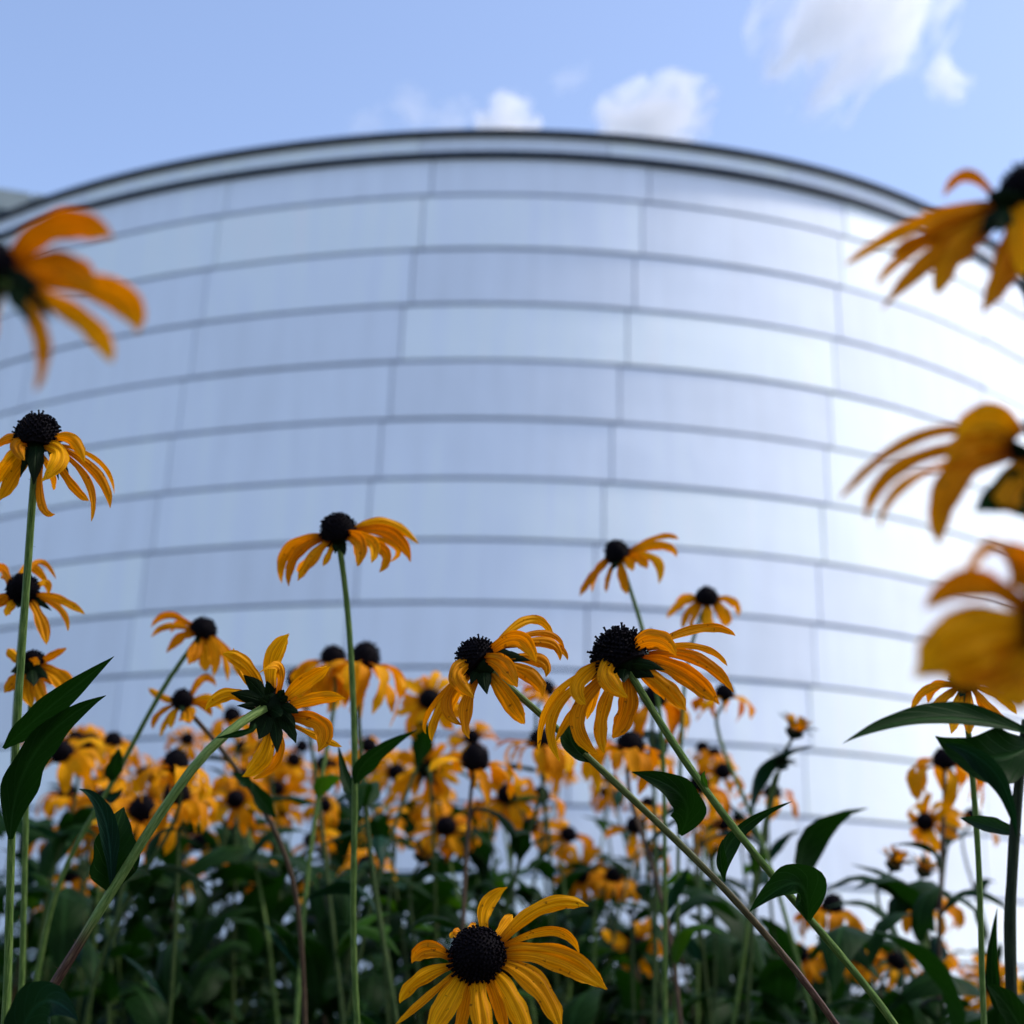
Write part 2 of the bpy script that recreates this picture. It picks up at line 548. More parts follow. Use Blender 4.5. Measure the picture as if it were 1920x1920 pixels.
# ------------------------------------------------------------------ ground
def build_ground():
    xs = np.concatenate([[-3000, -600, -120], np.linspace(-30, 30, 25), [120, 600, 3000]])
    ys = np.concatenate([[-3000, -600, -120], np.linspace(-25, 35, 25), [120, 600, 3000]])
    verts, faces = [], []
    for y in ys:
        for x in xs:
            verts.append((x, y, 0.03 * noise.noise(Vector((x * .4, y * .4, 0))) - 0.02))
    nx = len(xs)
    for j in range(len(ys) - 1):
        for i in range(nx - 1):
            faces.append((j * nx + i, j * nx + i + 1, (j + 1) * nx + i + 1, (j + 1) * nx + i))
    tag(obj('ground', mesh('ground', verts, faces, M['soil'])), 'dark soil of the flower bed in front of the metal wall', kind='structure')
build_ground()

# ------------------------------------------------------------------ curved building
ROW = 0.45
RHO = [21.8741, -0.2206, 28.9757, -3.9374, -2.9101, 142.0995, 748.4307]
Z1, Z0, ZT = 12.810, 13.585, 14.010          # in rows above the camera
def plan_curve():
    ph = np.linspace(-0.372, 0.357, 700)
    rho = sum(c * ph ** k for k, c in enumerate(RHO)) * ROW
    x, y = rho * np.sin(ph), rho * np.cos(ph)
    # slight smoothing, then carry both ends on as arcs
    k = np.hanning(61); k /= k.sum()
    xs = np.convolve(np.pad(x, 30, mode='reflect', reflect_type='odd'), k, 'valid')
    ys = np.convolve(np.pad(y, 30, mode='reflect', reflect_type='odd'), k, 'valid')
    def arc(px, py, hd, R, turn, step):
        out = []
        n = int(abs(turn) * R / step)
        for i in range(n):
            hd += step / R * (1 if turn > 0 else -1)
            px += math.cos(hd) * step; py += math.sin(hd) * step
            out.append((px, py))
        return out
    hr = math.atan2(ys[-1] - ys[-8], xs[-1] - xs[-8])
    right = arc(xs[-1], ys[-1], hr, 4.2, math.radians(62), 0.05)
    hl = math.atan2(ys[0] - ys[7], xs[0] - xs[7])
    left = arc(xs[0], ys[0], hl, 6.0, -math.radians(50), 0.05)
    pts = left[::-1] + list(zip(xs, ys)) + right
    return np.array(pts)
PLAN = plan_curve()
PS = np.concatenate([[0], np.cumsum(np.hypot(np.diff(PLAN[:, 0]), np.diff(PLAN[:, 1])))])
_i0 = int(np.argmin(np.abs(PLAN[:, 0]) + (PLAN[:, 1] > 14) * 100))
PS -= PS[_i0]
_tx, _ty = np.gradient(PLAN[:, 0]), np.gradient(PLAN[:, 1])
_tl = np.hypot(_tx, _ty)
NX, NY = _ty / _tl, -_tx / _tl              # outward, towards the camera
def on_wall(s, out=0.0):
    return (np.interp(s, PS, PLAN[:, 0]) + out * np.interp(s, PS, NX), np.interp(s, PS, PLAN[:, 1]) + out * np.interp(s, PS, NY))

def slab(s0, s1, z0, z1, out0, out1, seg, lean=0.0):
    """curved slab on the wall between arc lengths s0..s1 and heights z0..z1; its face stands at out1 (top out1-lean)"""
    verts, faces = [], []
    for i in range(seg + 1):
        s = s0 + (s1 - s0) * i / seg
        for o, z in ((out0, z0), (out1, z0), (out1 - lean, z1), (out0, z1)):
            x, y = on_wall(s, o)
            verts.append((x, y, z))
    for i in range(seg):
        for k in range(4):
            k2 = (k + 1) % 4
            faces.append((i * 4 + k, i * 4 + k2, i * 4 + 4 + k2, i * 4 + 4 + k)[::-1])
    faces.append((0, 1, 2, 3))
    n = seg * 4
    faces.append((n + 3, n + 2, n + 1, n))
    return verts, faces

def build_curved_building():
    base = on_wall(0)
    root = bpy.data.objects.new('curved_building', None)
    COL.objects.link(root)
    root.location = (base[0], base[1], 0)
    tag(root, 'tall curved building clad in rows of satin steel panels behind the flowers', 'building')
    off = Vector((base[0], base[1], 0))
    def part(name, vf, mat, smooth=False, parent=root):
        v, f = vf
        o = obj(name, mesh(name, [Vector(p) - off for p in v], f, mat, smooth=smooth), parent)
        return o
    ztop = CAM.z + ZT * ROW
    # body of the drum, closed behind
    idx = list(range(0, len(PLAN), 10))
    ring = [(PLAN[i, 0] - NX[i] * 0.02, PLAN[i, 1] - NY[i] * 0.02) for i in idx]
    ring += [(ring[-1][0] - 2, ring[-1][1] + 6), (ring[0][0] + 2, ring[0][1] + 6)]
    n = len(ring)
    verts = [(x, y, -0.3) for x, y in ring] + [(x, y, ztop - 0.12) for x, y in ring]
    faces = [(k, (k + 1) % n, n + (k + 1) % n, n + k) for k in range(n)] + [tuple(range(n, 2 * n))]
    body = part('wall', (verts, faces), M['backing'])
    smin, smax = PS[0] + 0.3, PS[-1] - 0.3
    L, ds = 3.65 * ROW, -0.125 * ROW
    gap_h, gap_v = 0.021, 0.012
    rnd = random.Random(4)
    pan = []
    for row in range(0, 14):
        ztop_r = CAM.z + (Z1 + 1 - row) * ROW if row else CAM.z + (Z0 - 0.07) * ROW
        zbot_r = CAM.z + (Z1 - row) * ROW + gap_h
        if zbot_r < 0.02: zbot_r = 0.02
        if ztop_r - zbot_r < 0.1: break
        s = 2.15 * ROW + row * ds
        j0 = int(math.floor((smin - s) / L)); j1 = int(math.ceil((smax - s) / L))
        for j in range(j0, j1):
            a, b = max(smin, s + j * L + gap_v), min(smax, s + (j + 1) * L)
            if b - a < 0.15: continue
            proud = 0.010 + rnd.uniform(0, 0.004)
            part('panel', slab(a, b, zbot_r, ztop_r, -0.015, proud + 0.006, 14, lean=0.006 + rnd.uniform(-0.002, 0.002)), M['panel'])
    # dark strip standing for the shadow gap, fascia panels, coping coloured for underside shade
    zg0, zg1 = CAM.z + (Z0 - 0.07) * ROW + 0.003, CAM.z + (Z0 + 0.05) * ROW
    part('shadow_gap_strip', slab(smin, smax, zg0, zg1, -0.015, 0.045, 240), M['shademetal'])
    fl = 3.2 * ROW
    s = -1.73 * ROW
    for j in range(int(math.floor((smin - s) / fl)), int(math.ceil((smax - s) / fl))):
        a, b = max(smin, s + j * fl + 0.008), min(smax, s + (j + 1) * fl)
        if b - a < 0.1: continue
        part('fascia_panel', slab(a, b, zg1 + 0.004, CAM.z + (ZT - 0.09) * ROW, -0.015, 0.030 + rnd.uniform(0, .003), 12), M['panel'])
    part('coping', slab(smin, smax, CAM.z + (ZT - 0.09) * ROW + 0.003, ztop, -0.30, 0.075, 240), M['shademetal'])
build_curved_building()

def build_far_building():
    """stone-clad block whose parapet shows beyond the left end of the curved roof"""
    D = 20.0
    A, B = at(-120, 338, D), at(190, 384, D * 1.25)
    A.z = B.z = A.z
    # top edge runs away from the camera: solve B on the same height
    dirb = (at(190, 386, 1) - CAM)
    B = CAM + dirb * ((A.z - CAM.z) / dirb.z)
    t = Vector((B.x - A.x, B.y - A.y, 0)); ln = t.length; t.normalize()
    nrm = Vector((t.y, -t.x, 0))
    root = bpy.data.objects.new('stone_building', None)
    COL.objects.link(root); root.location = (A.x, A.y, 0)
    tag(root, 'grey stone-clad block showing beyond the roof at the upper left', 'building')
    def bx(name, s0, s1, z0, z1, o0, o1, mat):
        vs_ = []
        for s in (s0, s1):
            for o in (o0, o1):
                for z in (z0, z1):
                    p = t * s + nrm * o
                    vs_.append((p.x, p.y, z))
        f = [(0, 1, 3, 2), (4, 6, 7, 5), (0, 4, 5, 1), (2, 3, 7, 6), (0, 2, 6, 4), (1, 5, 7, 3)]
        return obj(name, mesh(name, vs_, f, mat, smooth=False), root)
    H = A.z
    bx('wall', -8, ln + 6, 0, H - 0.02, -6, -0.03, M['stonejoint'])
    pw, phh = 1.05, 0.62
    s = -4.0
    while s < ln + 3:
        bx('stone_panel', s, s + pw - 0.03, H - 0.30, H, -0.03, 0.05, M['stone'])
        s += pw
    for r in range(4):
        s = -4.0 - (r % 2) * pw * 0.5
        while s < ln + 3:
            z1 = H - 0.335 - r * phh
            bx('stone_panel', s, s + pw - 0.025, z1 - phh + 0.025, z1, -0.028, 0.0, M['stone'])
            s += pw
build_far_building()

# ------------------------------------------------------------------ clouds
def cloud_material(name, dens, scale, stretch, rot, thr, seed):
    m, n, l = new_mat(name)
    tc = N(n, 'ShaderNodeTexCoord')
    ln = N(n, 'ShaderNodeVectorMath', operation='LENGTH')
    l.new(tc.outputs['Object'], ln.inputs[0])
    mp = N(n, 'ShaderNodeMapping')
    mp.inputs['Rotation'].default_value = rot
    mp.inputs['Scale'].default_value = stretch
    mp.inputs['Location'].default_value = (seed * 3.7, seed * 1.3, seed * 2.1)
    l.new(tc.outputs['Object'], mp.inputs[0])
    nz = N(n, 'ShaderNodeTexNoise', Scale=scale, Detail=8.0, Roughness=0.6, Distortion=0.5)
    l.new(mp.outputs[0], nz.inputs['Vector'])
    ct = N(n, 'ShaderNodeMath', operation='MULTIPLY_ADD')      # more contrast: ragged edges
    l.new(nz.outputs[0], ct.inputs[0]); ct.inputs[1].default_value = 2.6; ct.inputs[2].default_value = -0.72
    a = N(n, 'ShaderNodeMath', operation='MULTIPLY_ADD')      # noise - falloff
    l.new(ln.outputs['Value'], a.inputs[0]); a.inputs[1].default_value = -0.85
    l.new(ct.outputs[0], a.inputs[2])
    mr = N(n, 'ShaderNodeMapRange')
    mr.inputs['From Min'].default_value = thr
    mr.inputs['From Max'].default_value = thr + 0.25
    mr.inputs['To Min'].default_value = 0.0
    mr.inputs['To Max'].default_value = dens
    l.new(a.outputs[0], mr.inputs['Value'])
    v = N(n, 'ShaderNodeVolumePrincipled')
    v.inputs['Color'].default_value = (0.99, 0.99, 0.99, 1)
    v.inputs['Anisotropy'].default_value = 0.6
    l.new(mr.outputs[0], v.inputs['Density'])
    out = N(n, 'ShaderNodeOutputMaterial')
    l.new(v.outputs[0], out.inputs['Volume'])
    m.cycles.volume_step_rate = 0.6
    return m

def build_cloud(px, py, wx, wy, label, dens, scale, thr, seed, rot=0.0, stretch=(1, 1, 1), D=420.0):
    import bmesh
    bm = bmesh.new()
    bmesh.ops.create_icosphere(bm, subdivisions=3, radius=1.0)
    for v in bm.verts:
        v.co *= 0.92 + 0.22 * noise.noise(v.co * 1.7 + Vector((seed * 5, 0, 0)))
    mt = cloud_material('cloud_vapour', dens, scale, stretch, (0, 0, 0), thr, seed)
    me = bpy.data.meshes.new('cloud'); bm.to_mesh(me); bm.free()
    me.materials.append(mt)
    o = obj('cloud', me)
    c = at(px, py, D)
    k = D / FPX
    ax = RIGHT * math.cos(rot) + UP * math.sin(rot)
    ay = UP * math.cos(rot) - RIGHT * math.sin(rot)
    sx, sy, sz = wx * k * 0.5, wy * k * 0.5, (wx + wy) * 0.25 * k * 0.8
    az = -FWD
    o.matrix_world = Matrix(((ax.x * sx, ay.x * sy, az.x * sz, c.x), (ax.y * sx, ay.y * sy, az.y * sz, c.y),
                             (ax.z * sx, ay.z * sy, az.z * sz, c.z), (0, 0, 0, 1)))
    tag(o, label, 'cloud', 'small white clouds in the blue sky')
build_cloud(1600, 10, 500, 410, 'largest white ragged cloud at the upper right of the sky', 0.09, 2.1, -0.08, 1, rot=0.95, stretch=(0.7, 1.6, 1))
build_cloud(1225, 222, 280, 190, 'bright white cloud touching the roof just right of centre', 0.20, 2.1, -0.10, 2, rot=0.35)
build_cloud(950, 240, 145, 160, 'small bright puff of cloud behind the highest point of the roof', 0.24, 1.7, -0.14, 3)
build_cloud(850, 222, 130, 90, 'thin cloud wisp between the bright puff and the fainter wisps', 0.060, 1.7, 0.0, 4, rot=0.5)
build_cloud(772, 208, 110, 140, 'upright thin cloud wisp, third from the bright puff', 0.045, 1.7, 0.0, 5, rot=1.0)
build_cloud(690, 232, 120, 80, 'faintest cloud wisp low over the roof, leftmost in the sky', 0.035, 1.7, 0.0, 6, rot=0.4)
build_cloud(1068, 146, 120, 60, 'faint streak of cloud high above the bright puff', 0.04, 1.7, 0.0, 7, rot=0.5)
build_cloud(1778, 148, 110, 120, 'small pale cloud scrap beneath the largest cloud, near the right edge', 0.160, 1.7, 0.0, 8, rot=0.9)

# ------------------------------------------------------------------ hero plants
def zc(ox, oy, s):
    return lambda x, y: (ox + x / s, oy + y / s)
Z3 = zc(0, 700, 3); Z4 = zc(240, 900, 3); Z5 = zc(780, 980, 3); Z6 = zc(0, 1280, 3); Z8 = zc(1280, 1280, 3)
ZF = zc(720, 1620, 1920 / 460); ZG = zc(0, 380, 1617 / 320); ZH = zc(1560, 280, 1920 / 360); ZI = zc(1560, 740, 3)
ZP = zc(0, 0, 1)

def cam_vec(x, y, z):
    return (RIGHT * x + UP * y - FWD * z).normalized()       # z towards the camera

_seed = [100]
def nxt():
    _seed[0] += 1
    return _seed[0]

def hero(label, Z, depth, head, axis, cone_wh, petals, sepals, stem, stem_r, leaves=(), zs=3.0, stem_mat='stem',
         group='yellow coneflowers', cone_at=None, nsp=240, rec=None, hairs=0.0, ground_shift=(0, 0), rough=1.0, wide=1.0):
    """head: (x,y) of the receptacle rim in zoom units; petals: (bx,by,mx,my,tx,ty,width,dz_cm,[a0,a1]) in zoom units"""
    k = depth / FPX / zs                                        # metres per zoom pixel
    hp = at(*Z(*head), depth)
    ax = cam_vec(*axis)
    spts = [at(*Z(x, y), depth + (d / 100.0)) for x, y, d in stem]
    last = spts[-1]
    dirn = (spts[-1] - spts[-2]).normalized()
    if last.z > 0.05:
        run = max(-0.22, min(0.22, dirn.x / max(0.2, -dirn.z) * last.z * 0.55))
        g = Vector((last.x + run + ground_shift[0], last.y + 0.02 + ground_shift[1], -0.02))
        spts += [last.lerp(g, 0.5) + Vector((run * 0.18, 0, 0)), g]
    base = spts[-1]
    root = bpy.data.objects.new('coneflower', None)
    COL.objects.link(root); root.location = base
    tag(root, label, 'flower', group)
    sp = smooth_path([hp - ax * (cone_wh[0] * k * 0.18)] + spts, 0.010 if depth > .5 else 0.006)
    v, f, u = tube([p - base for p in sp], stem_r * 0.85, stem_r, hairs=hairs, seed=nxt())
    so = obj('stem', mesh('stem', v, f, M[stem_mat], u), root)
    rx = rec if rec else cone_wh[0] * 0.40
    v, f = receptacle_data(rx * k, rx * k * 0.9)
    F3 = frame(ax)
    hd = obj('flower_head', mesh('flower_head', [F3 @ q for q in v], f, M['sepal']), root, loc=hp - base)
    if cone_wh[1] > 0:
        cp = hp if cone_at is None else at(*Z(*cone_at), depth)
        v, f = cone_data(cone_wh[0] * 0.5 * k, cone_wh[1] * k, nsp, nxt(), rough)
        obj('cone', mesh('cone', [F3 @ q + (cp - hp) for q in v], f, M['cone'], smooth=False), hd)
    for i, pt in enumerate(petals):
        bx, by, mx, my, tx, ty, w, dz = pt[:8]
        a0, a1 = pt[8:10] if len(pt) > 8 else (0.25 * math.sin(i * 2.3), 0.5 * math.sin(i * 1.7 + 1))
        d = dz / 100.0
        b = at(*Z(bx, by), depth - d * 0.12); m_ = at(*Z(mx, my), depth - d * 0.62); t = at(*Z(tx, ty), depth - d)
        pr = random.Random(i * 31 + int(head[0]))
        v, f, u = ribbon(b - hp, m_ - hp, t - hp, w * k * wide * pr.uniform(.78, .98), a0 + pr.uniform(-.25, .25), a1 + pr.uniform(-.55, .55), seed=nxt(), eye=CAM - hp, nl=20, nw=12,
                         cup=pr.choice((-1, 1, 1)) * pr.uniform(0.1, 0.5), groove=0.13, wave=0.16, notch=pr.uniform(.02, .07))
        obj('petal', mesh('petal', v, f, M['petal'], u), hd)
    for i, pt in enumerate(sepals):
        bx, by, tx, ty, w, dz = pt
        d = dz / 100.0
        b = at(*Z(bx, by), depth - d * 0.3); t = at(*Z(tx, ty), depth - d)
        m_ = (b + t) * 0.5 + cam_vec(*axis) * ((t - b).length * 0.10)
        v, f, u = ribbon(b - hp, m_ - hp, t - hp, w * k, 0.2, -0.3, prof=sepal_profile, nl=8, nw=4, cup=0.3, groove=0, notch=0, seed=nxt(), eye=CAM - hp)
        obj('sepal', mesh('sepal', v, f, M['sepal'], u), hd)
    for lf in leaves:
        add_leaf(root, base, depth, *lf)
    return root

def add_leaf(root, base, depth, Z, b, m_, t, w_px, dzs=(0, 0, 0), mat='leaf', a=(0.1, 0.3), cup=-0.35, wave=0.10):
    P = [at(*Z(*q), depth - dz / 100.0) for q, dz in zip((b, m_, t), dzs)]
    k = depth / FPX
    v, f, u = ribbon(*[p - base for p in P], w_px * k, a[0], a[1], prof=leaf_profile, nl=22, nw=10, cup=cup, groove=0.0, notch=0,
                     seed=nxt(), wave=wave, eye=CAM - base)
    return obj('leaf', mesh('leaf', v, f, M[mat], u), root)

# A: big drooping flower right of centre
hero('largest sharp yellow coneflower with drooping petals and spiky black cone, right of centre', Z5, 0.60, (1165, 775), (-0.42, 0.82, -0.30), (275, 165),
     [(1330, 690, 1620, 590, 1800, 640, 62, -2.5), (1300, 715, 1590, 700, 1752, 808, 50, -1.5), (1180, 735, 1340, 650, 1470, 755, 120, 2.0, -0.3, 0.5),
      (1310, 740, 1590, 770, 1790, 960, 92, -0.6), (1270, 770, 1500, 840, 1712, 1030, 135, 0.4), (1240, 815, 1400, 920, 1522, 1065, 115, 1.2),
      (1130, 750, 1070, 860, 1198, 990, 140, 2.4, 0.1, 0.4), (1070, 775, 915, 900, 960, 1025, 100, 1.6, -.5, .3), (1030, 810, 770, 990, 692, 1285, 54, -0.5, .6, .3),
      (1060, 830, 780, 1060, 812, 1348, 66, 0.2), (1080, 850, 900, 1050, 785, 1235, 62, -1.0), (1100, 840, 910, 1090, 1035, 1315, 125, 1.2, 0.1, 0.3),
      (1140, 850, 1045, 1090, 1062, 1305, 95, 0.6), (1180, 850, 1190, 1050, 1100, 1215, 120, 0.2), (1050, 790, 1000, 940, 960, 1110, 80, -1.8),
      (1230, 810, 1330, 900, 1400, 1000, 90, -1.5)],
     [(1180, 800, 1400, 830, 70, 0.8), (1200, 820, 1340, 870, 90, 0.6), (1180, 820, 1170, 900, 70, 1.0), (1160, 810, 1080, 900, 60, 0.2), (1200, 790, 1330, 750, 70, -0.4)],
     [(1215, 880, 0), (1330, 1060, 0), (1500, 1350, 0), (1640, 1540, 0), (1980, 1960, 0.5), (2220, 2230, 1), (2720, 2820, 2)], 0.0017,
     [(Z8, (705, 1335), (640, 1120), (375, 1290), 72, (0, 1.0, 0.5), 'leaf', (0.2, 0.5), -0.7, 0.05),
      (Z8, (140, 590), (115, 540), (125, 495), 12, (0, 0.2, 0.3), 'leaf_bright')], rec=85, nsp=300, hairs=0.35, rough=1.35)

# B
hero('sharp yellow coneflower in the centre leaning towards the spiky-coned one', Z5, 0.62, (385, 800), (-0.62, 0.62, -0.42), (215, 130),
     [(440, 700, 640, 545, 772, 645, 60, -2.5), (470, 690, 720, 622, 836, 722, 44, -1.6), (480, 700, 740, 670, 810, 778, 66, -1.0), (500, 700, 760, 690, 853, 775, 44, -1.8),
      (395, 745, 570, 650, 676, 795, 105, 1.0, .2, .5), (430, 770, 690, 770, 727, 872, 84, 0.2), (375, 770, 480, 800, 572, 930, 140, 2.2, .1, .2),
      (430, 790, 640, 860, 712, 982, 100, 0.8), (400, 830, 520, 1000, 614, 1138, 135, 1.0, .0, .2), (350, 765, 225, 850, 332, 988, 105, 2.0, -.2, .4),
      (330, 800, 175, 1000, 262, 1142, 76, 1.0), (310, 810, 90, 1040, 58, 1192, 42, -0.5), (320, 830, 130, 1060, 92, 1235, 62, 0.2),
      (350, 850, 280, 1060, 302, 1222, 92, 1.2), (340, 820, 210, 980, 200, 1100, 70, -1.5)],
     [(400, 760, 640, 775, 80, 0.2), (390, 820, 400, 965, 80, 0.8), (370, 810, 310, 910, 60, 0.6), (420, 790, 520, 880, 60, 0.3), (400, 740, 520, 720, 60, -0.3)],
     [(450, 895, 0), (600, 975, 0), (750, 1105, 0), (850, 1190, 0), (990, 1340, 0), (1300, 1640, 0), (1500, 1800, 0), (1730, 2040, 0), (1920, 2250, 0), (2390, 2820, 0)], 0.0016,
     [(Z5, (985, 1345), (870, 1200), (935, 1050), 44, (0, .3, -.3), 'leaf', (0.2, 0.2)),
      (Z5, (1485, 1755), (1500, 1540), (1212, 1402), 66, (0, 1.0, 1.5), 'leaf', (0.1, 0.2), -0.3, 0.06),
      (Z8, (235, 1120), (300, 860), (616, 668), 32, (0, -1.0, -1.5), 'leaf', (0.2, 0.5)),
      (Z8, (235, 1100), (215, 980), (225, 880), 20, (0, 0.5, 0.5), 'leaf', (0.2, 0.5))],
     cone_at=(360, 780), rec=75, hairs=0.3, stem_mat='stem_b')

# C: seen from behind
hero('yellow coneflower seen from behind with dark green bracts on an arched stem', Z4, 0.61, (805, 1265), (0.25, 0.10, -0.95), (170, 90),
     [(760, 1200, 660, 1040, 525, 975, 95, 0.8), (740, 1200, 650, 1090, 592, 942, 62, -0.4), (815, 1180, 820, 1010, 912, 858, 112, -0.2, .1, .3),
      (840, 1215, 850, 1050, 728, 1092, 70, 1.8, .1, .9), (870, 1245, 1000, 1130, 1146, 1045, 112, 0.3, 0, .3), (880, 1290, 1060, 1235, 1232, 1230, 95, 0.2, .1, .5),
      (885, 1330, 1090, 1380, 1062, 1535, 130, 1.4, .0, .4), (930, 1380, 1080, 1450, 1206, 1502, 54, -0.5), (825, 1370, 845, 1560, 700, 1682, 62, -.3),
      (795, 1370, 760, 1550, 640, 1672, 105, 0.5, .0, .2), (730, 1270, 570, 1205, 430, 1298, 92, 0.6, .1, .4), (740, 1300, 680, 1330, 615, 1345, 60, -1.0)],
     [(770, 1250, 578, 1198, 80, 1.0), (775, 1240, 650, 1098, 85, 0.8), (800, 1230, 780, 1130, 55, 0.6), (830, 1240, 878, 1180, 50, 0.7), (850, 1270, 960, 1312, 55, 0.8),
      (850, 1310, 945, 1480, 75, 1.0), (815, 1330, 838, 1535, 72, 0.8), (785, 1330, 735, 1458, 90, 1.0), (765, 1310, 680, 1400, 85, 1.1), (760, 1280, 612, 1270, 45, 1.0),
      (850, 1290, 940, 1385, 60, 0.9), (840, 1250, 900, 1220, 50, .8), (800, 1290, 860, 1330, 80, 1.3), (790, 1260, 740, 1230, 80, 1.2)],
     [(730, 1312, 1.4 - 2.6), (640, 1340, -2.4), (560, 1372, -2.8), (440, 1455, -3), (350, 1585, -3), (200, 1850, -3), (60, 2060, -3), (-95, 2330, -3), (-290, 2640, -3), (-560, 3060, -3)], 0.0021,
     [(Z6, (632, 1180), (640, 930), (697, 700), 84, (2.5, 3, 2.2), 'leaf', (0.1, 0.3), -0.4, .06), (Z6, (625, 1165), (590, 760), (440, 598), 34, (3, 3.5, 4.5), 'leaf_blue', (.4, .2)),
      (Z6, (680, 1130), (755, 1010), (765, 890), 18, (2.5, 2.5, 2.0), 'leaf', (.4, .2)), (Z6, (1220, 310), (1400, 270), (1430, 225), 12, (3, 2.6, 2.2), 'leaf'),
      (Z6, (90, 2080), (230, 1800), (440, 1900), 80, (6, 8, 9), 'leaf_blue', (.1, .2))],
     rec=85, hairs=0.6, stem_mat='stem_c')

# D
hero('yellow coneflower standing alone on the tallest straight stem left of centre', Z4, 0.80, (1185, 318), (-0.10, 0.97, -0.12), (185, 125),
     [(1120, 315, 905, 380, 864, 585, 72, -1.0), (1125, 325, 950, 420, 904, 602, 62, 0.6), (1140, 330, 1050, 435, 950, 572, 76, 1.2), (1155, 340, 1130, 420, 1094, 488, 46, 0.5),
      (1200, 305, 1300, 350, 1290, 490, 95, 2.2, .1, .3), (1235, 300, 1370, 350, 1365, 472, 80, 1.6), (1260, 310, 1440, 400, 1410, 522, 66, 0.8),
      (1255, 290, 1450, 240, 1636, 362, 64, -1.2, .5, .3), (1260, 295, 1480, 300, 1590, 468, 84, -0.2), (1270, 305, 1500, 370, 1473, 462, 46, -1.5),
      (1100, 318, 950, 370, 880, 480, 60, -2.0), (1130, 330, 1000, 470, 960, 520, 60, -2.2)],
     [(1180, 345, 1165, 415, 50, 0.4), (1200, 350, 1220, 425, 45, 0.5), (1160, 340, 1120, 380, 45, 0.2)],
     [(1200, 400, 0), (1228, 560, 0), (1250, 800, 0), (1266, 1100, 0), (1276, 1400, 0), (1282, 1700, 0), (1280, 1950, 0), (1262, 2300, 0), (1260, 2600, 0), (1295, 3060, 0)], 0.0018,
     [(Z4, (1285, 1720), (1370, 1560), (1630, 1405), 40, (0, 1, 1.5), 'leaf', (0.6, 0.5), -.3, .06), (Z4, (1275, 1760), (1230, 1700), (1180, 1480), 26, (0, -1, -2), 'leaf', (.3, .4))],
     rec=62, hairs=0.25)

# E: left edge, large dome
hero('yellow coneflower with big black dome and withered chewed petals at the left edge', Z3, 0.66, (210, 385), (0.03, 0.96, -0.25), (232, 150),
     [(170, 385, 60, 360, -45, 425, 70, -0.5), (190, 395, 100, 400, 140, 492, 84, 1.6), (230, 395, 340, 460, 228, 612, 105, 2.0), (275, 380, 400, 375, 475, 505, 92, 0.8, .2, .5),
      (330, 400, 560, 500, 642, 682, 32, -0.8), (320, 410, 540, 560, 620, 762, 62, -0.2), (300, 420, 490, 600, 513, 835, 52, 0.6), (280, 430, 400, 620, 502, 718, 66, -.6),
      (240, 440, 230, 720, 312, 792, 56, 0.8), (180, 420, 80, 570, -5, 722, 84, 0.4), (160, 410, 50, 500, -35, 642, 84, -1.0), (220, 440, 290, 560, 300, 660, 50, -1.5)],
     [(205, 400, 190, 625, 92, 1.5), (170, 420, 115, 585, 44, 0.5), (300, 430, 392, 612, 50, -.4), (280, 430, 330, 600, 40, .2), (160, 400, 60, 480, 50, -.6)],
     [(190, 620, 0), (180, 750, 0), (165, 1000, 0), (145, 1250, 0), (120, 1600, 0), (100, 1850, 0), (80, 2250, 0), (60, 2750, 0), (40, 3660, 0)], 0.0019,
     [(Z3, (20, 2110), (300, 1860), (642, 1592), 50, (1, 2, 2.5), 'leaf', (0.3, 0.2), -.3, .05), (Z3, (60, 2620), (200, 2130), (596, 1812), 66, (2, 2.5, 3), 'leaf', (0.2, 0.2), -.3, .05)],
     rec=85, hairs=0.3)

# E2, E3 behind E
hero('yellow coneflower half hidden behind the dome-coned stem at the left edge', Z3, 0.78, (135, 1225), (0.0, 0.55, 0.65), (160, 100),
     [(100, 1190, 170, 1090, 280, 1205, 60, -1.8), (130, 1180, 220, 1060, 316, 1158, 40, -2.4), (60, 1190, 20, 1110, -40, 1100, 90, -2.0), (180, 1240, 340, 1275, 480, 1358, 52, 0.6),
      (170, 1250, 330, 1320, 382, 1452, 50, 1.2), (160, 1260, 230, 1390, 262, 1528, 76, 1.8), (110, 1260, 60, 1310, 30, 1370, 60, 1.2), (80, 1230, 20, 1270, -60, 1330, 70, 0),
      (190, 1210, 260, 1180, 270, 1250, 50, -1.0)],
     [(170, 1260, 290, 1335, 40, 0.5), (120, 1270, 100, 1320, 50, .8)],
     [(125, 1330, 1.5), (110, 1500, 2), (90, 1800, 2), (70, 2300, 2), (50, 3660, 2)], 0.0017, rec=60)
hero('yellow coneflower showing its dark underside above the long blade leaves, left edge', Z3, 0.80, (185, 1640), (-0.2, 0.70, -0.6), (130, 75),
     [(150, 1640, 80, 1590, 40, 1545, 60, 0), (220, 1640, 290, 1590, 378, 1545, 50, 0), (200, 1660, 340, 1720, 382, 1868, 120, 1.2), (190, 1660, 230, 1800, 310, 1910, 90, 1.8),
      (170, 1650, 190, 1620, 225, 1640, 60, 1.0), (150, 1660, 90, 1720, 20, 1800, 80, 1), (160, 1670, 150, 1780, 180, 1880, 90, 1.5), (210, 1640, 260, 1690, 330, 1760, 80, -.5)],
     [(180, 1670, 270, 1720, 60, 1.2), (180, 1670, 190, 1760, 80, 1.5), (160, 1670, 60, 1680, 60, 1.0)],
     [(180, 1760, 0), (170, 1950, -1), (150, 2300, -1), (120, 3660, -1)], 0.0017, rec=60)

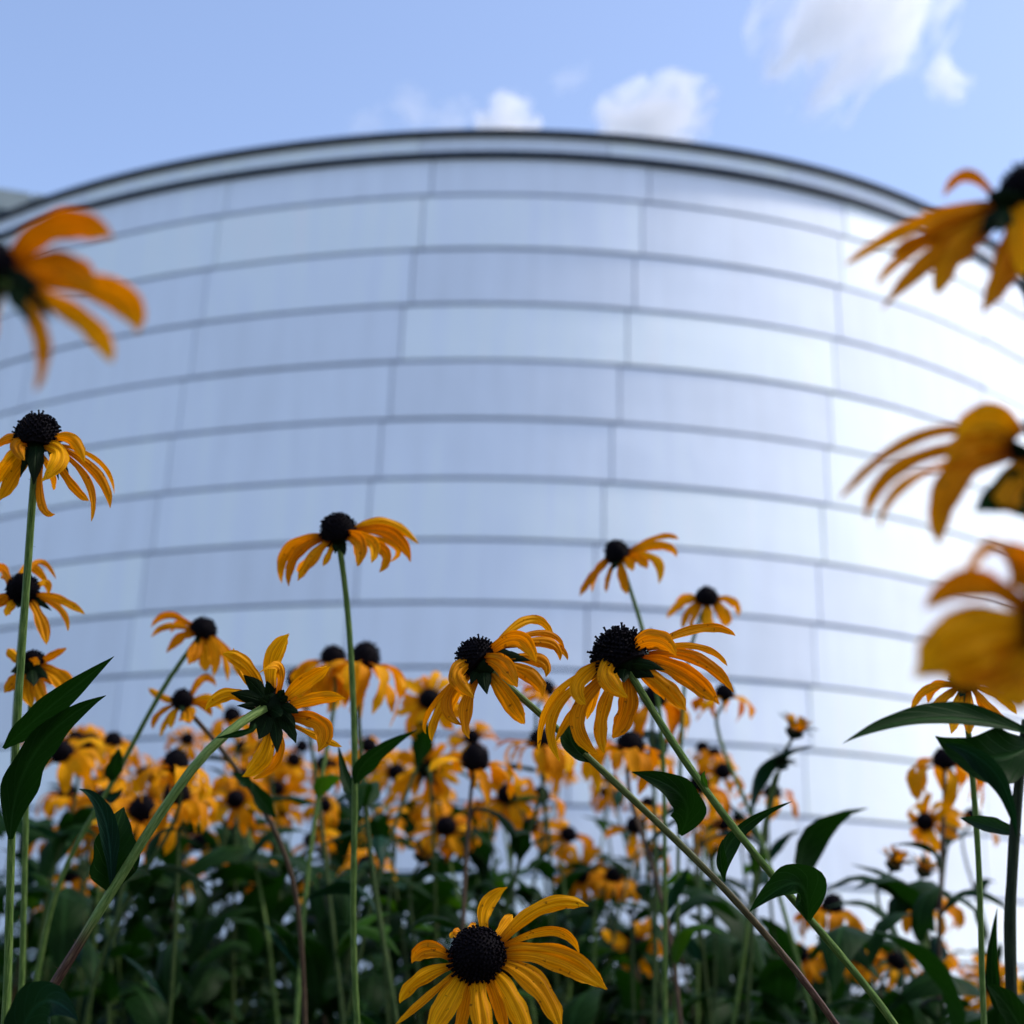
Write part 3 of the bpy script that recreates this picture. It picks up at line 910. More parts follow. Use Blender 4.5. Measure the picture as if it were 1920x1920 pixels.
# F: bottom flower facing the camera
hero('sharp yellow coneflower facing up at the bottom centre with fanned ridged petals', ZF, 0.60, (740, 740), (-0.18, 0.60, 0.70), (400, 250),
     [(800, 560, 800, 330, 975, 178, 135, -1.2, 0, .3), (860, 600, 950, 470, 1010, 395, 95, -1.4), (890, 640, 1240, 340, 1608, 332, 140, -0.6, .1, .3),
      (890, 670, 1330, 520, 1530, 715, 96, -0.3, .4, .6), (880, 710, 1340, 730, 1752, 992, 235, 0.8, .0, .1), (860, 760, 1190, 930, 1390, 1330, 205, 1.6),
      (810, 810, 1000, 1060, 1140, 1420, 180, 2.4), (720, 840, 750, 1100, 810, 1440, 185, 2.6), (640, 830, 500, 1080, 340, 1370, 190, 2.2), (590, 820, 350, 1030, 85, 1262, 76, 1.6),
      (570, 790, 290, 900, 118, 1095, 140, 0.6), (540, 740, 340, 670, 213, 782, 155, -0.2), (600, 620, 560, 560, 508, 562, 80, -1.5), (680, 560, 690, 500, 730, 495, 80, -1.5),
      (690, 840, 630, 1120, 560, 1430, 120, 1.4), (770, 830, 880, 1080, 960, 1430, 130, 1.2), (620, 600, 570, 540, 600, 520, 70, -1.8)],
     [(880, 740, 1180, 690, 60, -.6), (850, 820, 1160, 900, 70, -.4)],
     [(770, 1000, 2.5), (790, 1300, 4), (790, 1600, 5), (780, 2400, 6)], 0.0019, zs=1920 / 460, rec=150, nsp=320, rough=0.9)

# G, H, I, J: very near flowers, out of focus at the edges
hero('large blurred yellow coneflower cut off at the left edge, in front of the roof', ZG, 0.27, (20, 640), (-0.35, 0.85, 0.0), (330, 300),
     [(60, 620, 560, 210, 1090, 345, 240, 0.2, .0, .1), (100, 650, 620, 600, 880, 830, 240, 0.6, .1, .2), (150, 720, 1060, 850, 1290, 1260, 270, -.2, .1, .2), (140, 780, 800, 1120, 1055, 1530, 210, 0.5),
      (60, 820, 380, 1250, 330, 1800, 160, 0.9), (0, 800, -150, 1200, -350, 1600, 200, 0.6), (-40, 650, -400, 600, -700, 900, 200, 0)],
     [(100, 760, 520, 1120, 150, 0.3), (80, 800, 310, 1170, 150, .5), (60, 700, 420, 850, 140, 0.8), (0, 760, -100, 1150, 150, 0.5)],
     [(-140, 900, .6), (-330, 1500, .8), (-420, 3600, .8), (-450, 7900, .8)], 0.0018, zs=1617 / 320, rec=150, nsp=120, wide=1.35)
hero('large blurred yellow coneflower with ragged fingers of petals at the top right edge', ZH, 0.31, (1760, 500), (0.30, 0.90, -0.2), (480, 330),
     [(1650, 520, 1360, 260, 1110, 480, 115, -.3, .2, .2), (1620, 540, 900, 730, 130, 1160, 130, -.2), (1600, 600, 950, 870, 560, 1060, 170, .4), (1620, 640, 820, 1000, 450, 1370, 110, 0),
      (1640, 650, 1000, 1080, 490, 1610, 190, .6), (1650, 660, 1250, 1030, 1040, 1470, 210, .8), (1760, 640, 1800, 1050, 1480, 1650, 240, 1.0), (1640, 570, 1200, 740, 900, 900, 260, .2),
      (1800, 560, 1900, 800, 1900, 1300, 240, 1.2), (1700, 620, 1350, 900, 1180, 1180, 240, .3), (1560, 560, 1200, 650, 880, 620, 90, -.8), (1900, 560, 2200, 700, 2400, 1100, 220, .5)],
     [(1720, 620, 1480, 900, 170, .8), (1780, 620, 1650, 850, 170, 1.0)],
     [(1900, 800, .8), (2080, 1300, 1), (2140, 3000, 1), (2150, 8800, 1)], 0.0019, zs=1920 / 360, rec=200, nsp=120, stem_mat='stem_dark', cone_at=(1930, 470), wide=1.25)
hero('large blurred yellow coneflower with long arching petals halfway up the right edge', ZI, 0.30, (1080, 300), (0.45, 0.80, 0.1), (300, 200),
     [(1000, 250, 500, 230, 38, 592, 76, -.2, .4, .3), (1000, 280, 420, 380, 188, 705, 90, .2), (1000, 320, 450, 470, 268, 765, 66, .0), (1010, 340, 690, 480, 602, 855, 145, .8),
      (1060, 230, 880, 130, 690, 260, 150, .4, .2, .4), (1020, 280, 800, 270, 640, 400, 130, .6), (1080, 360, 1000, 520, 940, 640, 150, .9), (1120, 380, 1180, 600, 1140, 800, 150, .8)],
     [(1050, 420, 960, 560, 90, .6)],
     [(1130, 480, .8), (1190, 700, 1), (1210, 1500, 1), (1220, 4200, 1)], 0.0019,
     [(ZI, (1150, 560), (980, 570), (800, 660), 86, (.2, .6, .8), 'leaf', (.1, .2), -.3, .05)], rec=100, nsp=120, stem_mat='stem_dark', cone_at=(1230, 250), wide=1.3)
hero('closest blurred yellow coneflower with broad blunt petals low on the right edge', ZI, 0.25, (1150, 1300), (0.75, 0.2, 0.6), (260, 160),
     [(1110, 1230, 800, 1060, 518, 1212, 150, .2, .1, .2), (1120, 1180, 930, 850, 735, 1070, 66, -.4, .2, .4), (1110, 1330, 800, 1360, 445, 1605, 270, .5, .1, .2),
      (1120, 1380, 960, 1560, 760, 1640, 240, .3), (1140, 1400, 1050, 1620, 930, 1760, 200, .5), (1150, 1200, 1100, 950, 900, 860, 130, -.3), (1200, 1400, 1250, 1650, 1200, 1800, 220, .5), (1130, 1350, 900, 1500, 620, 1600, 200, .1), (1120, 1420, 1040, 1560, 990, 1720, 260, .2), (1140, 1150, 1080, 1000, 960, 960, 200, -.2)],
     [(1110, 1320, 1040, 1420, 90, -.3)],
     [(1200, 1400, 1), (1230, 1800, 1), (1240, 4600, 1)], 0.0018, rec=90, nsp=120, stem_mat='stem_dark', wide=1.35)

# O: flower behind the dark leaf, right
hero('yellow coneflower hanging just above the big dark leaf at the right edge', ZI, 0.72, (745, 1630), (0.1, 0.9, 0.1), (150, 95),
     [(700, 1640, 530, 1660, 446, 1800, 56, 0), (700, 1650, 600, 1740, 536, 1850, 66, .8), (730, 1660, 700, 1790, 670, 1910, 86, 1.4), (770, 1660, 770, 1800, 770, 1910, 70, 1.2),
      (790, 1650, 900, 1780, 1000, 1880, 66, .8), (680, 1630, 580, 1640, 540, 1740, 56, -1), (800, 1650, 850, 1760, 870, 1830, 50, -1), (800, 1640, 950, 1700, 1040, 1800, 60, 0), (720, 1640, 640, 1700, 590, 1730, 60, -.8)],
     [(740, 1660, 720, 1700, 50, .8)],
     [(755, 1720, 1.5), (770, 1900, 2), (830, 2600, 2), (850, 3600, 2)], 0.0016, rec=60)

# K, L, M, N: slightly soft ones further back
hero('yellow coneflower nodding to the right on a slanting stem above the arched-stem flower', Z4, 0.98, (415, 860), (0.45, 0.80, -0.15), (140, 85),
     [(385, 850, 240, 760, 128, 832, 44, -1), (385, 855, 230, 820, 130, 886, 44, 0), (385, 870, 300, 880, 213, 976, 66, 1), (400, 880, 385, 950, 335, 1042, 86, 2), (440, 870, 490, 970, 478, 1115, 86, 2),
      (460, 870, 540, 980, 560, 1135, 56, 1), (470, 870, 570, 980, 622, 1105, 50, 0), (390, 840, 300, 800, 240, 860, 50, -2), (420, 880, 430, 990, 440, 1080, 80, 1)],
     [(400, 880, 380, 930, 40, 1)],
     [(370, 920, 0), (280, 1020, 0), (180, 1180, 0), (100, 1350, 0), (30, 1480, 0), (-100, 1740, 0), (-260, 1980, 0), (-420, 2300, 0), (-560, 3060, 0)], 0.0018,
     [(Z6, (620, 560), (650, 450), (670, 370), 30, (0, 1, 1), 'leaf'), (Z6, (580, 640), (640, 640), (690, 590), 20, (0, 0, 0), 'leaf_blue')], rec=46, nsp=140)
hero('soft yellow coneflower on a thin stem rising behind the largest one', Z5, 1.02, (1140, 190), (-0.4, 0.85, -0.1), (130, 95),
     [(1100, 200, 990, 300, 918, 418, 54, .5), (1120, 210, 1080, 310, 1070, 395, 36, 1), (1150, 205, 1160, 310, 1190, 405, 62, 1.6), (1190, 190, 1350, 210, 1366, 345, 64, .8),
      (1190, 180, 1380, 130, 1467, 195, 66, 0), (1180, 170, 1370, 80, 1480, 96, 44, -1.5), (1160, 200, 1200, 230, 1215, 275, 60, 1.5), (1180, 195, 1260, 210, 1300, 265, 60, 1), (1100, 190, 1020, 270, 990, 390, 50, -1)],
     [(1150, 215, 1100, 270, 40, 1)],
     [(1180, 265, 0), (1220, 420, 0), (1270, 560, 0), (1310, 680, 0), (1360, 900, 0), (1390, 1200, 0), (1400, 1700, 0), (1400, 2820, 0)], 0.0016,
     [(Z5, (1305, 670), (1315, 630), (1322, 585), 10, (0, 0, 0), 'leaf')], rec=42, nsp=140)
hero('small soft yellow coneflower with a flat cone, upper right of the largest one', Z5, 1.15, (1635, 435), (0.05, 0.9, 0.25), (122, 72),
     [(1590, 435, 1500, 450, 1408, 538, 50, 0), (1600, 440, 1530, 510, 1500, 602, 50, .8), (1620, 445, 1560, 530, 1545, 605, 50, 1.2), (1640, 450, 1640, 540, 1650, 612, 80, 1.5), (1670, 445, 1730, 520, 1742, 592, 90, 1),
      (1680, 435, 1780, 440, 1816, 528, 54, 0), (1590, 430, 1520, 410, 1460, 450, 30, -1.5), (1670, 430, 1740, 430, 1780, 480, 40, -1.5)],
     [], [(1620, 500, 2), (1560, 600, 2), (1525, 690, 2), (1500, 1000, 2), (1480, 1600, 2), (1460, 2820, 2)], 0.0016,
     [(Z5, (1520, 690), (1545, 690), (1570, 690), 12, (0, 0, 0), 'leaf')], rec=40, nsp=120)
hero('small tattered yellow coneflower below the nodding one, left of the arched stem', Z4, 0.98, (310, 1255), (-0.1, 0.85, 0.3), (112, 80),
     [(270, 1250, 190, 1220, 110, 1168, 50, 0), (275, 1260, 170, 1320, 140, 1405, 40, 1), (285, 1270, 220, 1350, 180, 1445, 40, 1.2), (300, 1270, 250, 1330, 245, 1402, 50, 1.5), (320, 1270, 330, 1330, 318, 1365, 100, 1.8),
      (350, 1260, 430, 1270, 470, 1335, 56, .8), (350, 1250, 460, 1230, 540, 1305, 56, 0), (345, 1240, 420, 1120, 498, 1160, 50, -1.5), (335, 1270, 350, 1300, 370, 1340, 60, 1)],
     [(320, 1280, 300, 1310, 40, 1.5)],
     [(372, 1315, 1), (460, 1405, 1), (560, 1520, 1), (640, 1650, 1), (760, 1840, 1), (870, 2000, 1), (960, 2300, 1), (1000, 3060, 1)], 0.0018,
     [(Z4, (700, 1740), (640, 1680), (585, 1655), 22, (0, 0, 0), 'leaf'), (Z4, (830, 1900), (740, 1780), (700, 1690), 30, (0, .6, .5), 'leaf')], rec=40, nsp=120, stem_mat='stem_brown')

# dark leafy stalk at the right edge
def right_stalk():
    d = 0.52
    pts = [at(1902, 1560, d), at(1897, 1640, d), at(1893, 1740, d), at(1897, 1920, d), at(1905, 2300, d)]
    g = Vector((pts[-1].x, pts[-1].y + .02, -.02))
    pts = [at(1925, 1350, d), at(1912, 1450, d)] + pts + [g]
    root = bpy.data.objects.new('leafy_stalk', None)
    COL.objects.link(root); root.location = g
    tag(root, 'dark leafy stalk at the right edge with a long pointed leaf reaching left', 'plant')
    v, f, u = tube([p - g for p in catmull(pts, 6)], 0.0016, 0.0022, seed=5)
    obj('stem', mesh('stem', v, f, M['stem_dark'], u), root)
    add_leaf(root, g, d, Z8, (1990, 300), (1440, 190), (900, 342), 54, (0, 1.5, 3), 'leaf', (0.85, 0.6), -.5, .05)
    add_leaf(root, g, d, Z8, (1990, 330), (1720, 420), (1420, 300), 100, (0, 1, .5), 'leaf', (0.1, 0.1), -.3, .12)
    add_leaf(root, g, d, Z8, (1480, 345), (1760, 520), (1880, 880), 40, (2, 2, 1), 'leaf_blue', (0.3, 0.6), -.5, .05)
    add_leaf(root, g, d, Z8, (1900, 860), (1720, 800), (1560, 760), 34, (0, -2, -4), 'leaf', (0.4, 0.3), -.4, .05)
    add_leaf(root, g, d, Z8, (1960, 2050), (1840, 1830), (1705, 1695), 56, (0, 1, 1.5), 'leaf', (0.2, 0.3), -.4, .04)
    add_leaf(root, g, d, Z8, (1775, 1860), (1740, 1600), (1770, 1265), 24, (0, .5, .5), 'leaf', (0.1, 0.1), -.5, .03)
right_stalk()

# ------------------------------------------------------------------ generic plants of the bed
def local_petal(seed, droop, length, width, curl, nl=8, nw=4):
    rnd = random.Random(seed)
    b = Vector((0, 0, 0))
    L = length
    m_ = Vector((L * 0.52, rnd.uniform(-.06, .06) * L, L * (0.10 - droop * 0.30)))
    t = Vector((L * (0.98 - 0.42 * droop - 0.2 * curl), rnd.uniform(-.14, .14) * L, -L * (droop * 0.85 + curl * 0.2)))
    return ribbon(b, m_, t, width, rnd.uniform(-.2, .2), rnd.uniform(-.4, .4), nl=nl, nw=nw, cup=-0.18, groove=0.06, seed=seed, wave=.05,
                  eye=Vector((L * 0.4, 0, 3)), notch=.03)
PETALS = {}
for style, dr in (('flat', 0.05), ('soft', 0.35), ('droop', 0.75), ('hang', 1.1)):
    lst = []
    for i in range(5):
        v, f, u = local_petal(hash_ := (len(PETALS) * 50 + i), dr + random.Random(i).uniform(-.1, .12), 0.034 * random.Random(i + 9).uniform(.85, 1.1),
                              0.0098 * random.Random(i + 5).uniform(.85, 1.2), random.Random(i + 2).uniform(0, .5))
        lst.append(mesh('petal', v, f, M['petal'], u))
    PETALS[style] = lst
CONES = []
for i in range(4):
    v, f = cone_data(0.0088, 0.0105 + 0.002 * (i % 2), 90, 500 + i, 0.9)
    CONES.append(mesh('cone', v, f, M['cone'], smooth=False))
v, f = receptacle_data(0.0075, 0.006, 10)
REC = mesh('flower_head', v, f, M['sepal'])
SEPALS = []
for i in range(3):
    v, f, u = ribbon(Vector((0.003, 0, -.002)), Vector((0.010, 0, -.004)), Vector((0.017, 0, -.009 - .003 * i)), 0.0042, prof=sepal_profile, nl=5, nw=2, cup=-.2, groove=0, notch=0, seed=i, eye=Vector((0.01, 0, 3)))
    SEPALS.append(mesh('sepal', v, f, M['sepal'], u))
LEAVES = {}
for key in ('leaf', 'leaf_bright', 'leaf_blue'):
    lst = []
    for i in range(5):
        r_ = random.Random(i * 7 + len(key))
        L = 0.075 * r_.uniform(.75, 1.25)
        v, f, u = ribbon(Vector((0, 0, 0)), Vector((L * .5, r_.uniform(-.05, .05) * L, L * r_.uniform(.05, .22))), Vector((L * .95, r_.uniform(-.12, .12) * L, -L * r_.uniform(-.1, .4))),
                         L * r_.uniform(.24, .36), r_.uniform(-.2, .2), r_.uniform(-.3, .3), prof=leaf_profile, nl=10, nw=4, cup=.4, groove=0, notch=0, wave=.12, seed=i, eye=Vector((L * .5, 0, 3)))
        lst.append(mesh('leaf', v, f, M[key], u))
    LEAVES[key] = lst

def flower_on(root, pos, axis, size, style, rnd, npet=None, sepals=False, missing=0.1):
    size *= rnd.uniform(.86, 1.14)
    if rnd.random() < .22: missing = rnd.uniform(.3, .65)           # ragged, half-shed heads
    F = frame(axis).to_4x4()
    spin = Matrix.Rotation(rnd.uniform(0, 6.28), 4, 'Z')
    hd = obj('flower_head', REC, root, mat=Matrix.Translation(pos) @ F @ spin @ Matrix.Diagonal((size, size, size, 1)))
    obj('cone', rnd.choice(CONES), hd)
    n = npet or rnd.randint(11, 14)
    for i in range(n):
        if rnd.random() < missing: continue
        a = 2 * math.pi * (i + rnd.uniform(-.25, .25)) / n
        st = style if rnd.random() < .75 else rnd.choice(('soft', 'droop'))
        sc = rnd.uniform(.82, 1.12)
        mt = Matrix.Rotation(a, 4, 'Z') @ Matrix.Translation((0.0062, 0, -0.001 + rnd.uniform(-.001, .001))) @ Matrix.Rotation(rnd.uniform(-.2, .2), 4, 'Y') @ Matrix.Rotation(rnd.uniform(-.35, .35), 4, 'X') @ Matrix.Diagonal((sc, sc * rnd.uniform(.85, 1.15), sc, 1))
        obj('petal', rnd.choice(PETALS[style if st not in PETALS else st]), hd, mat=mt)
    if sepals:
        for i in range(8):
            obj('sepal', rnd.choice(SEPALS), hd, mat=Matrix.Rotation(i * .785 + rnd.uniform(-.2, .2), 4, 'Z'))
    return hd

BUD = None
def bud_on(root, pos, axis, size, rnd, opening):
    """closed flower bud: green cup wrapped in short bracts, a few stubby petals when it opens"""
    F = frame(axis).to_4x4()
    hd = obj('flower_head', REC, root, mat=Matrix.Translation(pos) @ F @ Matrix.Diagonal((size, size, size, 1)))
    for i in range(12):
        obj('sepal', rnd.choice(SEPALS), hd, mat=Matrix.Rotation(i * .52, 4, 'Z') @ Matrix.Translation((0.002, 0, 0)) @ Matrix.Rotation(-0.9 - rnd.uniform(0, .5), 4, 'Y') @ Matrix.Diagonal((.8, 1.2, .8, 1)))
    if opening:
        for i in range(11):
            sc = rnd.uniform(.28, .42)
            obj('petal', rnd.choice(PETALS['flat']), hd, mat=Matrix.Rotation(i * .57, 4, 'Z') @ Matrix.Translation((0.005, 0, 0.001)) @ Matrix.Rotation(-1.0 - rnd.uniform(-.2, .3), 4, 'Y') @ Matrix.Diagonal((sc, sc, sc, 1)))
    return hd

def plant(label, head, axis, size=1.0, style='soft', nleaf=5, rnd=None, group=None, bud=None, stem_mat=None, sepals=False, lean=None, missing=.1, npet=None, leaf_top=0.72):
    rnd = rnd or random.Random(nxt())
    lean = lean or (rnd.uniform(-.12, .12), rnd.uniform(-.05, .10))
    g = Vector((head.x + lean[0], head.y + lean[1], -0.01))
    root = bpy.data.objects.new('coneflower', None)
    COL.objects.link(root); root.location = g
    tag(root, label, 'flower', group)
    ax = axis.normalized()
    h = head - g
    b1 = Vector((h.x * .25 + rnd.uniform(-.02, .02), h.y * .25, h.z * .4))
    b2 = Vector((h.x * .7 + rnd.uniform(-.02, .02), h.y * .7, h.z * .78))
    pts = catmull([Vector((0, 0, 0)), b1, b2, h - ax * 0.035 * size, h - ax * 0.005 * size], 5)
    v, f, u = tube(pts, 0.0024, 0.0014, sides=6, ridge=.05)
    obj('stem', mesh('stem', v, f, M[stem_mat or rnd.choice(('stem_bed', 'stem_bed', 'stem_bed', 'stem', 'stem_brown'))], u), root)
    if bud is None:
        flower_on(root, h, ax, size, style, rnd, sepals=sepals, missing=missing, npet=npet)
    else:
        bud_on(root, h, ax, size, rnd, bud)
    for i in range(nleaf):
        q = rnd.uniform(.30, leaf_top)
        p = pts[int(q * (len(pts) - 1))]
        key = rnd.choice(('leaf', 'leaf', 'leaf', 'leaf_bright', 'leaf_blue'))
        sc = rnd.uniform(.6, 1.15) * (1.2 - q * .5)
        obj('leaf', rnd.choice(LEAVES[key]), root,
            mat=Matrix.Translation(p) @ Matrix.Rotation(rnd.uniform(0, 6.28), 4, 'Z') @ Matrix.Rotation(-rnd.uniform(-.1, .95), 4, 'Y') @ Matrix.Rotation(rnd.uniform(-.5, .5), 4, 'X') @ Matrix.Diagonal((sc, sc, sc, 1)))
    return root

# (pixel x, y of the cone, width of the flower in px, axis in camera frame, style, label)
MID = [
    (562, 1272, 150, (-.2, .9, -.1), 'droop', 'yellow coneflower whose black cone shows just right of the back-view flower'),
    (625, 1232, 150, (0, .97, -.05), 'hang', 'drooping yellow coneflower left of the tall straight stem, of the touching pair'),
    (684, 1236, 165, (.1, .95, -.1), 'hang', 'drooping yellow coneflower right of the tall straight stem, of the touching pair'),
    (806, 1306, 150, (-.1, .45, .8), 'soft', 'ragged yellow coneflower facing out between the tall stem and the central flower'),
    (1022, 1290, 130, (.2, .8, .1), 'soft', 'blurred yellow coneflower peeping out right of the central flower'),
    (436, 1342, 120, (-.1, .95, 0), 'droop', 'yellow coneflower whose cone sits against the arched stem near its bend'),
    (330, 1432, 175, (0, .97, -.1), 'droop', 'wide shaded yellow coneflower left of the arched stem'),
    (212, 1386, 120, (.1, .95, .1), 'droop', 'blurred yellow coneflower beside the slanting stem at the left'),
    (118, 1410, 150, (-.2, .8, .3), 'soft', 'pale blurred yellow coneflower behind the second blade leaf'),
    (126, 1484, 110, (0, .97, -.1), 'droop', 'small shaded coneflower under the blurred pair at the left'),
    (92, 1562, 110, (0, .95, .1), 'droop', 'yellow coneflower with raised cone low at the left edge'),
    (265, 1518, 150, (.3, .8, .3), 'droop', 'bright yellow coneflower behind the arched stem with cone tipped right'),
    (332, 1492, 160, (0, .95, .1), 'droop', 'bright yellow coneflower right of the arched stem, cone held upright'),
    (184, 1560, 110, (0, .2, .95), 'soft', 'dim coneflower with a round dark face left of the pair leaf'),
    (454, 1550, 125, (0, .25, .95), 'soft', 'round yellow coneflower facing straight out below the back-view flower'),
    (520, 1472, 110, (-.1, .3, .9), 'flat', 'yellow coneflower facing out under the lowest petals of the back-view flower'),
    (500, 1395, 110, (0, .6, .6), 'soft', 'blurred yellow coneflower behind the back-view flower'),
    (690, 1395, 130, (.1, .8, .3), 'soft', 'blurred yellow coneflower just right of the tall stem in the dense band'),
    (742, 1442, 110, (.3, .3, .8), 'soft', 'dim yellow coneflower facing right above the curved blade leaf'),
    (800, 1436, 150, (-.15, .2, -.95), 'flat', 'yellow coneflower seen from behind with two dark bracts, below the central flower'),
    (890, 1425, 165, (.1, .92, .1), 'droop', 'bright drooping yellow coneflower with a wide black cone below the central flower'),
    (886, 1378, 110, (-.1, .6, .6), 'soft', 'small yellow coneflower hanging directly under the central flower'),
    (1016, 1388, 150, (0, .97, 0), 'droop', 'blurred yellow coneflower left of the drooping petals of the largest one'),
    (1182, 1396, 165, (0, .97, 0), 'droop', 'yellow coneflower under the largest one with a low flat cone'),
    (1225, 1308, 130, (0, .9, .2), 'hang', 'blurred yellow coneflower hidden behind the stem of the largest one'),
    (1358, 1298, 140, (.1, .95, 0), 'droop', 'yellow coneflower behind the right petals of the largest one'),
    (1310, 1470, 130, (.1, .9, .1), 'droop', 'blurred yellow coneflower crossed by the green stem of the largest one'),
    (1448, 1484, 110, (.1, .95, .1), 'droop', 'blurred yellow coneflower under the two buds'),
    (1066, 1560, 105, (.2, .6, .6), 'droop', 'faded yellow coneflower alone in the gap under the central stem'),
    (1092, 1632, 110, (0, .3, .9), 'soft', 'blurred yellow coneflower facing out in the foliage below the gap'),
    (1150, 1640, 100, (.2, .8, .2), 'droop', 'blurred half-hidden coneflower beside the one facing out below the gap'),
    (836, 1546, 110, (0, .6, .5), 'droop', 'shaded orange coneflower in the foliage above the bottom flower'),
    (648, 1578, 100, (0, .7, .4), 'soft', 'shaded orange coneflower low beside the tall stem'),
    (1195, 1770, 105, (0, .3, .9), 'droop', 'dim coneflower right of the bottom flower'),
    (1560, 1698, 125, (.1, .95, 0), 'droop', 'blurred yellow coneflower right of the rounded leaf'),
    (1500, 1784, 115, (0, .7, .5), 'droop', 'blurred coneflower between the two long slanting stems near the bottom'),
    (1610, 1790, 115, (-.2, .7, .4), 'soft', 'left one of the blurred pair of coneflowers low on the right'),
    (1680, 1800, 130, (.3, .8, .2), 'droop', 'right one of the blurred pair of coneflowers low on the right'),
    (1736, 1535, 130, (-.75, .3, .6), 'soft', 'blurred coneflower turned left under the dark leaves at the right'),
    (1822, 1530, 110, (.3, .9, -.1), 'soft', 'blurred coneflower beside the left-turned one at the right edge'),
    (1772, 1424, 130, (0, .95, .1), 'hang', 'blurred yellow coneflower hanging below the big dark leaf'),
    (1742, 1690, 120, (0, .9, .2), 'droop', 'blurred coneflower under an arched leaf low at the right'),
    (1856, 1838, 120, (0, .5, .7), 'soft', 'dim blurred coneflower by the dark stalk in the lower right corner'),
    (1740, 1775, 110, (0, .9, 0), 'droop', 'dim blurred coneflower in front of the pair low on the right'),
    (330, 1628, 90, (0, .8, .3), 'droop', 'dim withered coneflower in the foliage under the arched stem'),
    (70, 1690, 80, (0, .8, .3), 'droop', 'dim small coneflower low in the left corner foliage'),
]
rb = random.Random(77)
for i, (px, py, w, ax, st, lab) in enumerate(MID):
    real = {'flat': .082, 'soft': .078, 'droop': .072, 'hang': .066}[st] * rb.uniform(.97, 1.05)
    d = real * FPX / w * 0.95
    plant(lab, at(px, py + 6, d), cam_vec(*ax), 1.14, st, nleaf=rb.randint(4, 7), rnd=random.Random(900 + i), group='yellow coneflowers in the bed behind', sepals=(ax[2] < -.5))
for (px, py, d, op, lab, lean) in [
        (1490, 1372, 1.35, True, 'half-open green and yellow bud, the higher of two at the right of the flowers', (-.1, .05)),
        (1466, 1434, 1.35, False, 'small closed green bud, the lower of two at the right of the flowers', (-.08, .05)),
        (1676, 1622, 1.5, True, 'blurred seedy bud, left one of two at the lower right', (.05, .02)),
        (1732, 1634, 1.55, True, 'blurred seedy bud, right one of two at the lower right', (.06, .02)),
        (792, 1606, 1.5, True, 'pale half-open bud in the foliage above the bottom flower', (.02, .03))]:
    plant(lab, at(px, py, d), cam_vec(.3, .9, .2), 1.25 if op else .9, 'flat', nleaf=3, rnd=random.Random(int(px) + 3), group='coneflower buds', bud=op, lean=lean, leaf_top=.7)

# the dense yellow band further back
ORD = ['first', 'second', 'third', 'fourth', 'fifth', 'sixth', 'seventh', 'eighth', 'ninth', 'tenth', 'eleventh', 'twelfth', 'thirteenth', 'fourteenth', 'fifteenth',
       'sixteenth', 'seventeenth', 'eighteenth', 'nineteenth', 'twentieth']
ORD += ['twenty-' + o for o in ORD[:9]] + ['thirtieth'] + ['thirty-' + o for o in ORD[:9]] + ['fortieth']
rf = random.Random(31)
for rown, n, x0, x1, y0, y1, d0, d1 in (('upper', 14, 60, 800, 1375, 1435, 1.7, 2.4), ('middle', 16, 40, 840, 1435, 1520, 1.5, 2.3), ('lower', 14, 40, 780, 1520, 1650, 1.5, 2.2)):
    xs = sorted(rf.uniform(x0, x1) for _ in range(n))
    for i, px in enumerate(xs):
        ax = (rf.uniform(-.4, .4), rf.uniform(.4, 1), rf.uniform(-.1, .8))
        plant('blurred yellow coneflower, %s from the left in the %s row of the dense yellow band' % (ORD[i], rown), at(px, rf.uniform(y0, y1), rf.uniform(d0, d1)), cam_vec(*ax),
              rf.uniform(.9, 1.15), rf.choice(('soft', 'soft', 'droop', 'droop', 'hang')), nleaf=rf.randint(4, 6), rnd=random.Random(3000 + _seed[0] + i), group='coneflowers of the dense band')
for i, px in enumerate(sorted(rf.uniform(800, 1400) for _ in range(22))):
    ax = (rf.uniform(-.4, .4), rf.uniform(.4, 1), rf.uniform(-.1, .8))
    plant('dim blurred coneflower deep in the foliage right of centre, %s from the left' % ORD[i], at(px, rf.uniform(1395, 1600), rf.uniform(1.5, 2.3)), cam_vec(*ax), rf.uniform(.9, 1.1),
          rf.choice(('soft', 'droop', 'hang')), nleaf=rf.randint(4, 6), rnd=random.Random(4000 + i), group='dim coneflowers right of centre')

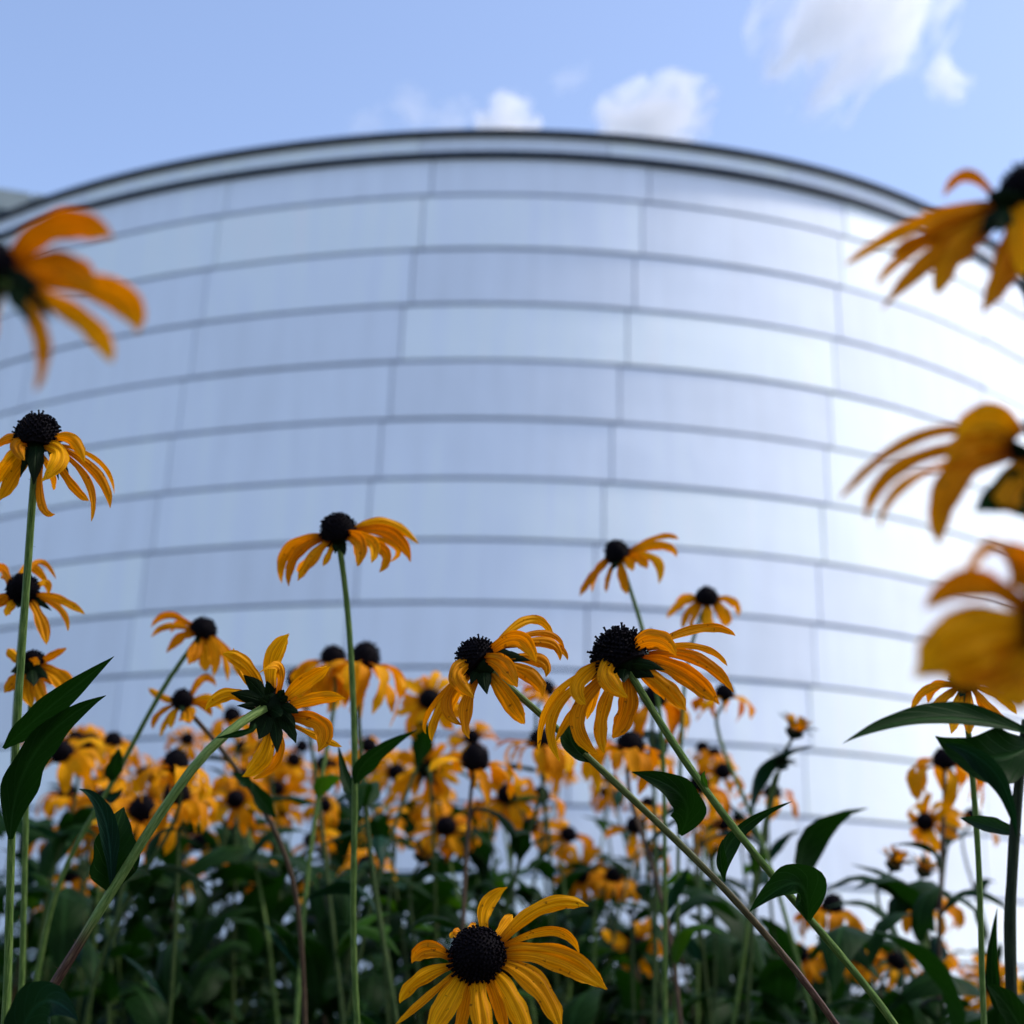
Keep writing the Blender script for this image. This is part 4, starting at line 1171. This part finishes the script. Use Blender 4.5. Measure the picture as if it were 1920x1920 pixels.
# flowerless leafy shoots that fill the lower part
for rown, n, d0, d1 in (('front', 16, 1.35, 1.8), ('back', 34, 1.8, 3.0)):
    for i, px in enumerate(sorted(rf.uniform(0, 1250 if rown == 'front' else 1920) for _ in range(n))):
        py = rf.uniform(1590, 1780) if px < 1300 else rf.uniform(1770, 1900)
        o = plant('dark flowerless leafy shoot in the shade, %s from the left in the %s row' % (ORD[i], rown), at(px, py, rf.uniform(d0, d1)), cam_vec(rf.uniform(-.3, .3), 1, 0), .6, 'flat',
                  nleaf=rf.randint(7, 10), rnd=random.Random(5000 + i + n), group='leafy shoots in the lower foliage', bud=False, leaf_top=1.0)
        o.name = 'leafy_shoot'
        o['category'] = 'plant'

# undergrowth: uncountable leaves near the ground
def undergrowth():
    r = random.Random(8)
    V, Fc, U = [], [], []
    protos = []
    for i in range(8):
        L = 0.10 * r.uniform(.8, 1.35)
        protos.append(ribbon(Vector((0, 0, 0)), Vector((L * .5, 0, L * .2)), Vector((L * .95, 0, -L * .15)), L * r.uniform(.28, .42), prof=leaf_profile, nl=6, nw=2, cup=.4, groove=0, notch=0, wave=.1, seed=i, eye=Vector((L * .5, 0, 3))))
    clumps = [(cx, r.uniform(1.35, 4.2), r.uniform(.57, .76) - max(0, cx - .2) * .28) for cx in (r.uniform(-1, .55) if q < 66 else r.uniform(.4, 1) for q in range(78))]
    for i in range(7000):
        if i < 4000:
            y = r.uniform(1.2, 5.6)
            x = r.uniform(-1, 1) * (0.5 * y + 0.5)
            z = r.uniform(0.0, 1) ** 0.7 * (0.47 + 0.022 * y)
        else:                                           # bushier clumps that rise among the stems
            cx, cy, ch = clumps[i % len(clumps)]
            x = cx * (0.42 * cy + 0.1) + r.gauss(0, .07); y = cy + r.gauss(0, .08)
            z = ch * r.uniform(.55, 1.0) ** .8
        v, f, u = r.choice(protos)
        mt = Matrix.Translation((x, y, z)) @ Matrix.Rotation(r.uniform(0, 6.28), 4, 'Z') @ Matrix.Rotation(-r.uniform(-.3, 1.1), 4, 'Y') @ Matrix.Rotation(r.uniform(-.6, .6), 4, 'X') @ Matrix.Scale(r.uniform(.7, 1.2), 4)
        b0 = len(V)
        V += [mt @ q for q in v]
        Fc += [tuple(k + b0 for k in ff) for ff in f]
        U += u
    tag(obj('undergrowth', mesh('undergrowth', V, Fc, M['leaf'], U)), 'dark mass of leaves low in the flower bed', 'foliage', kind='stuff')
undergrowth()
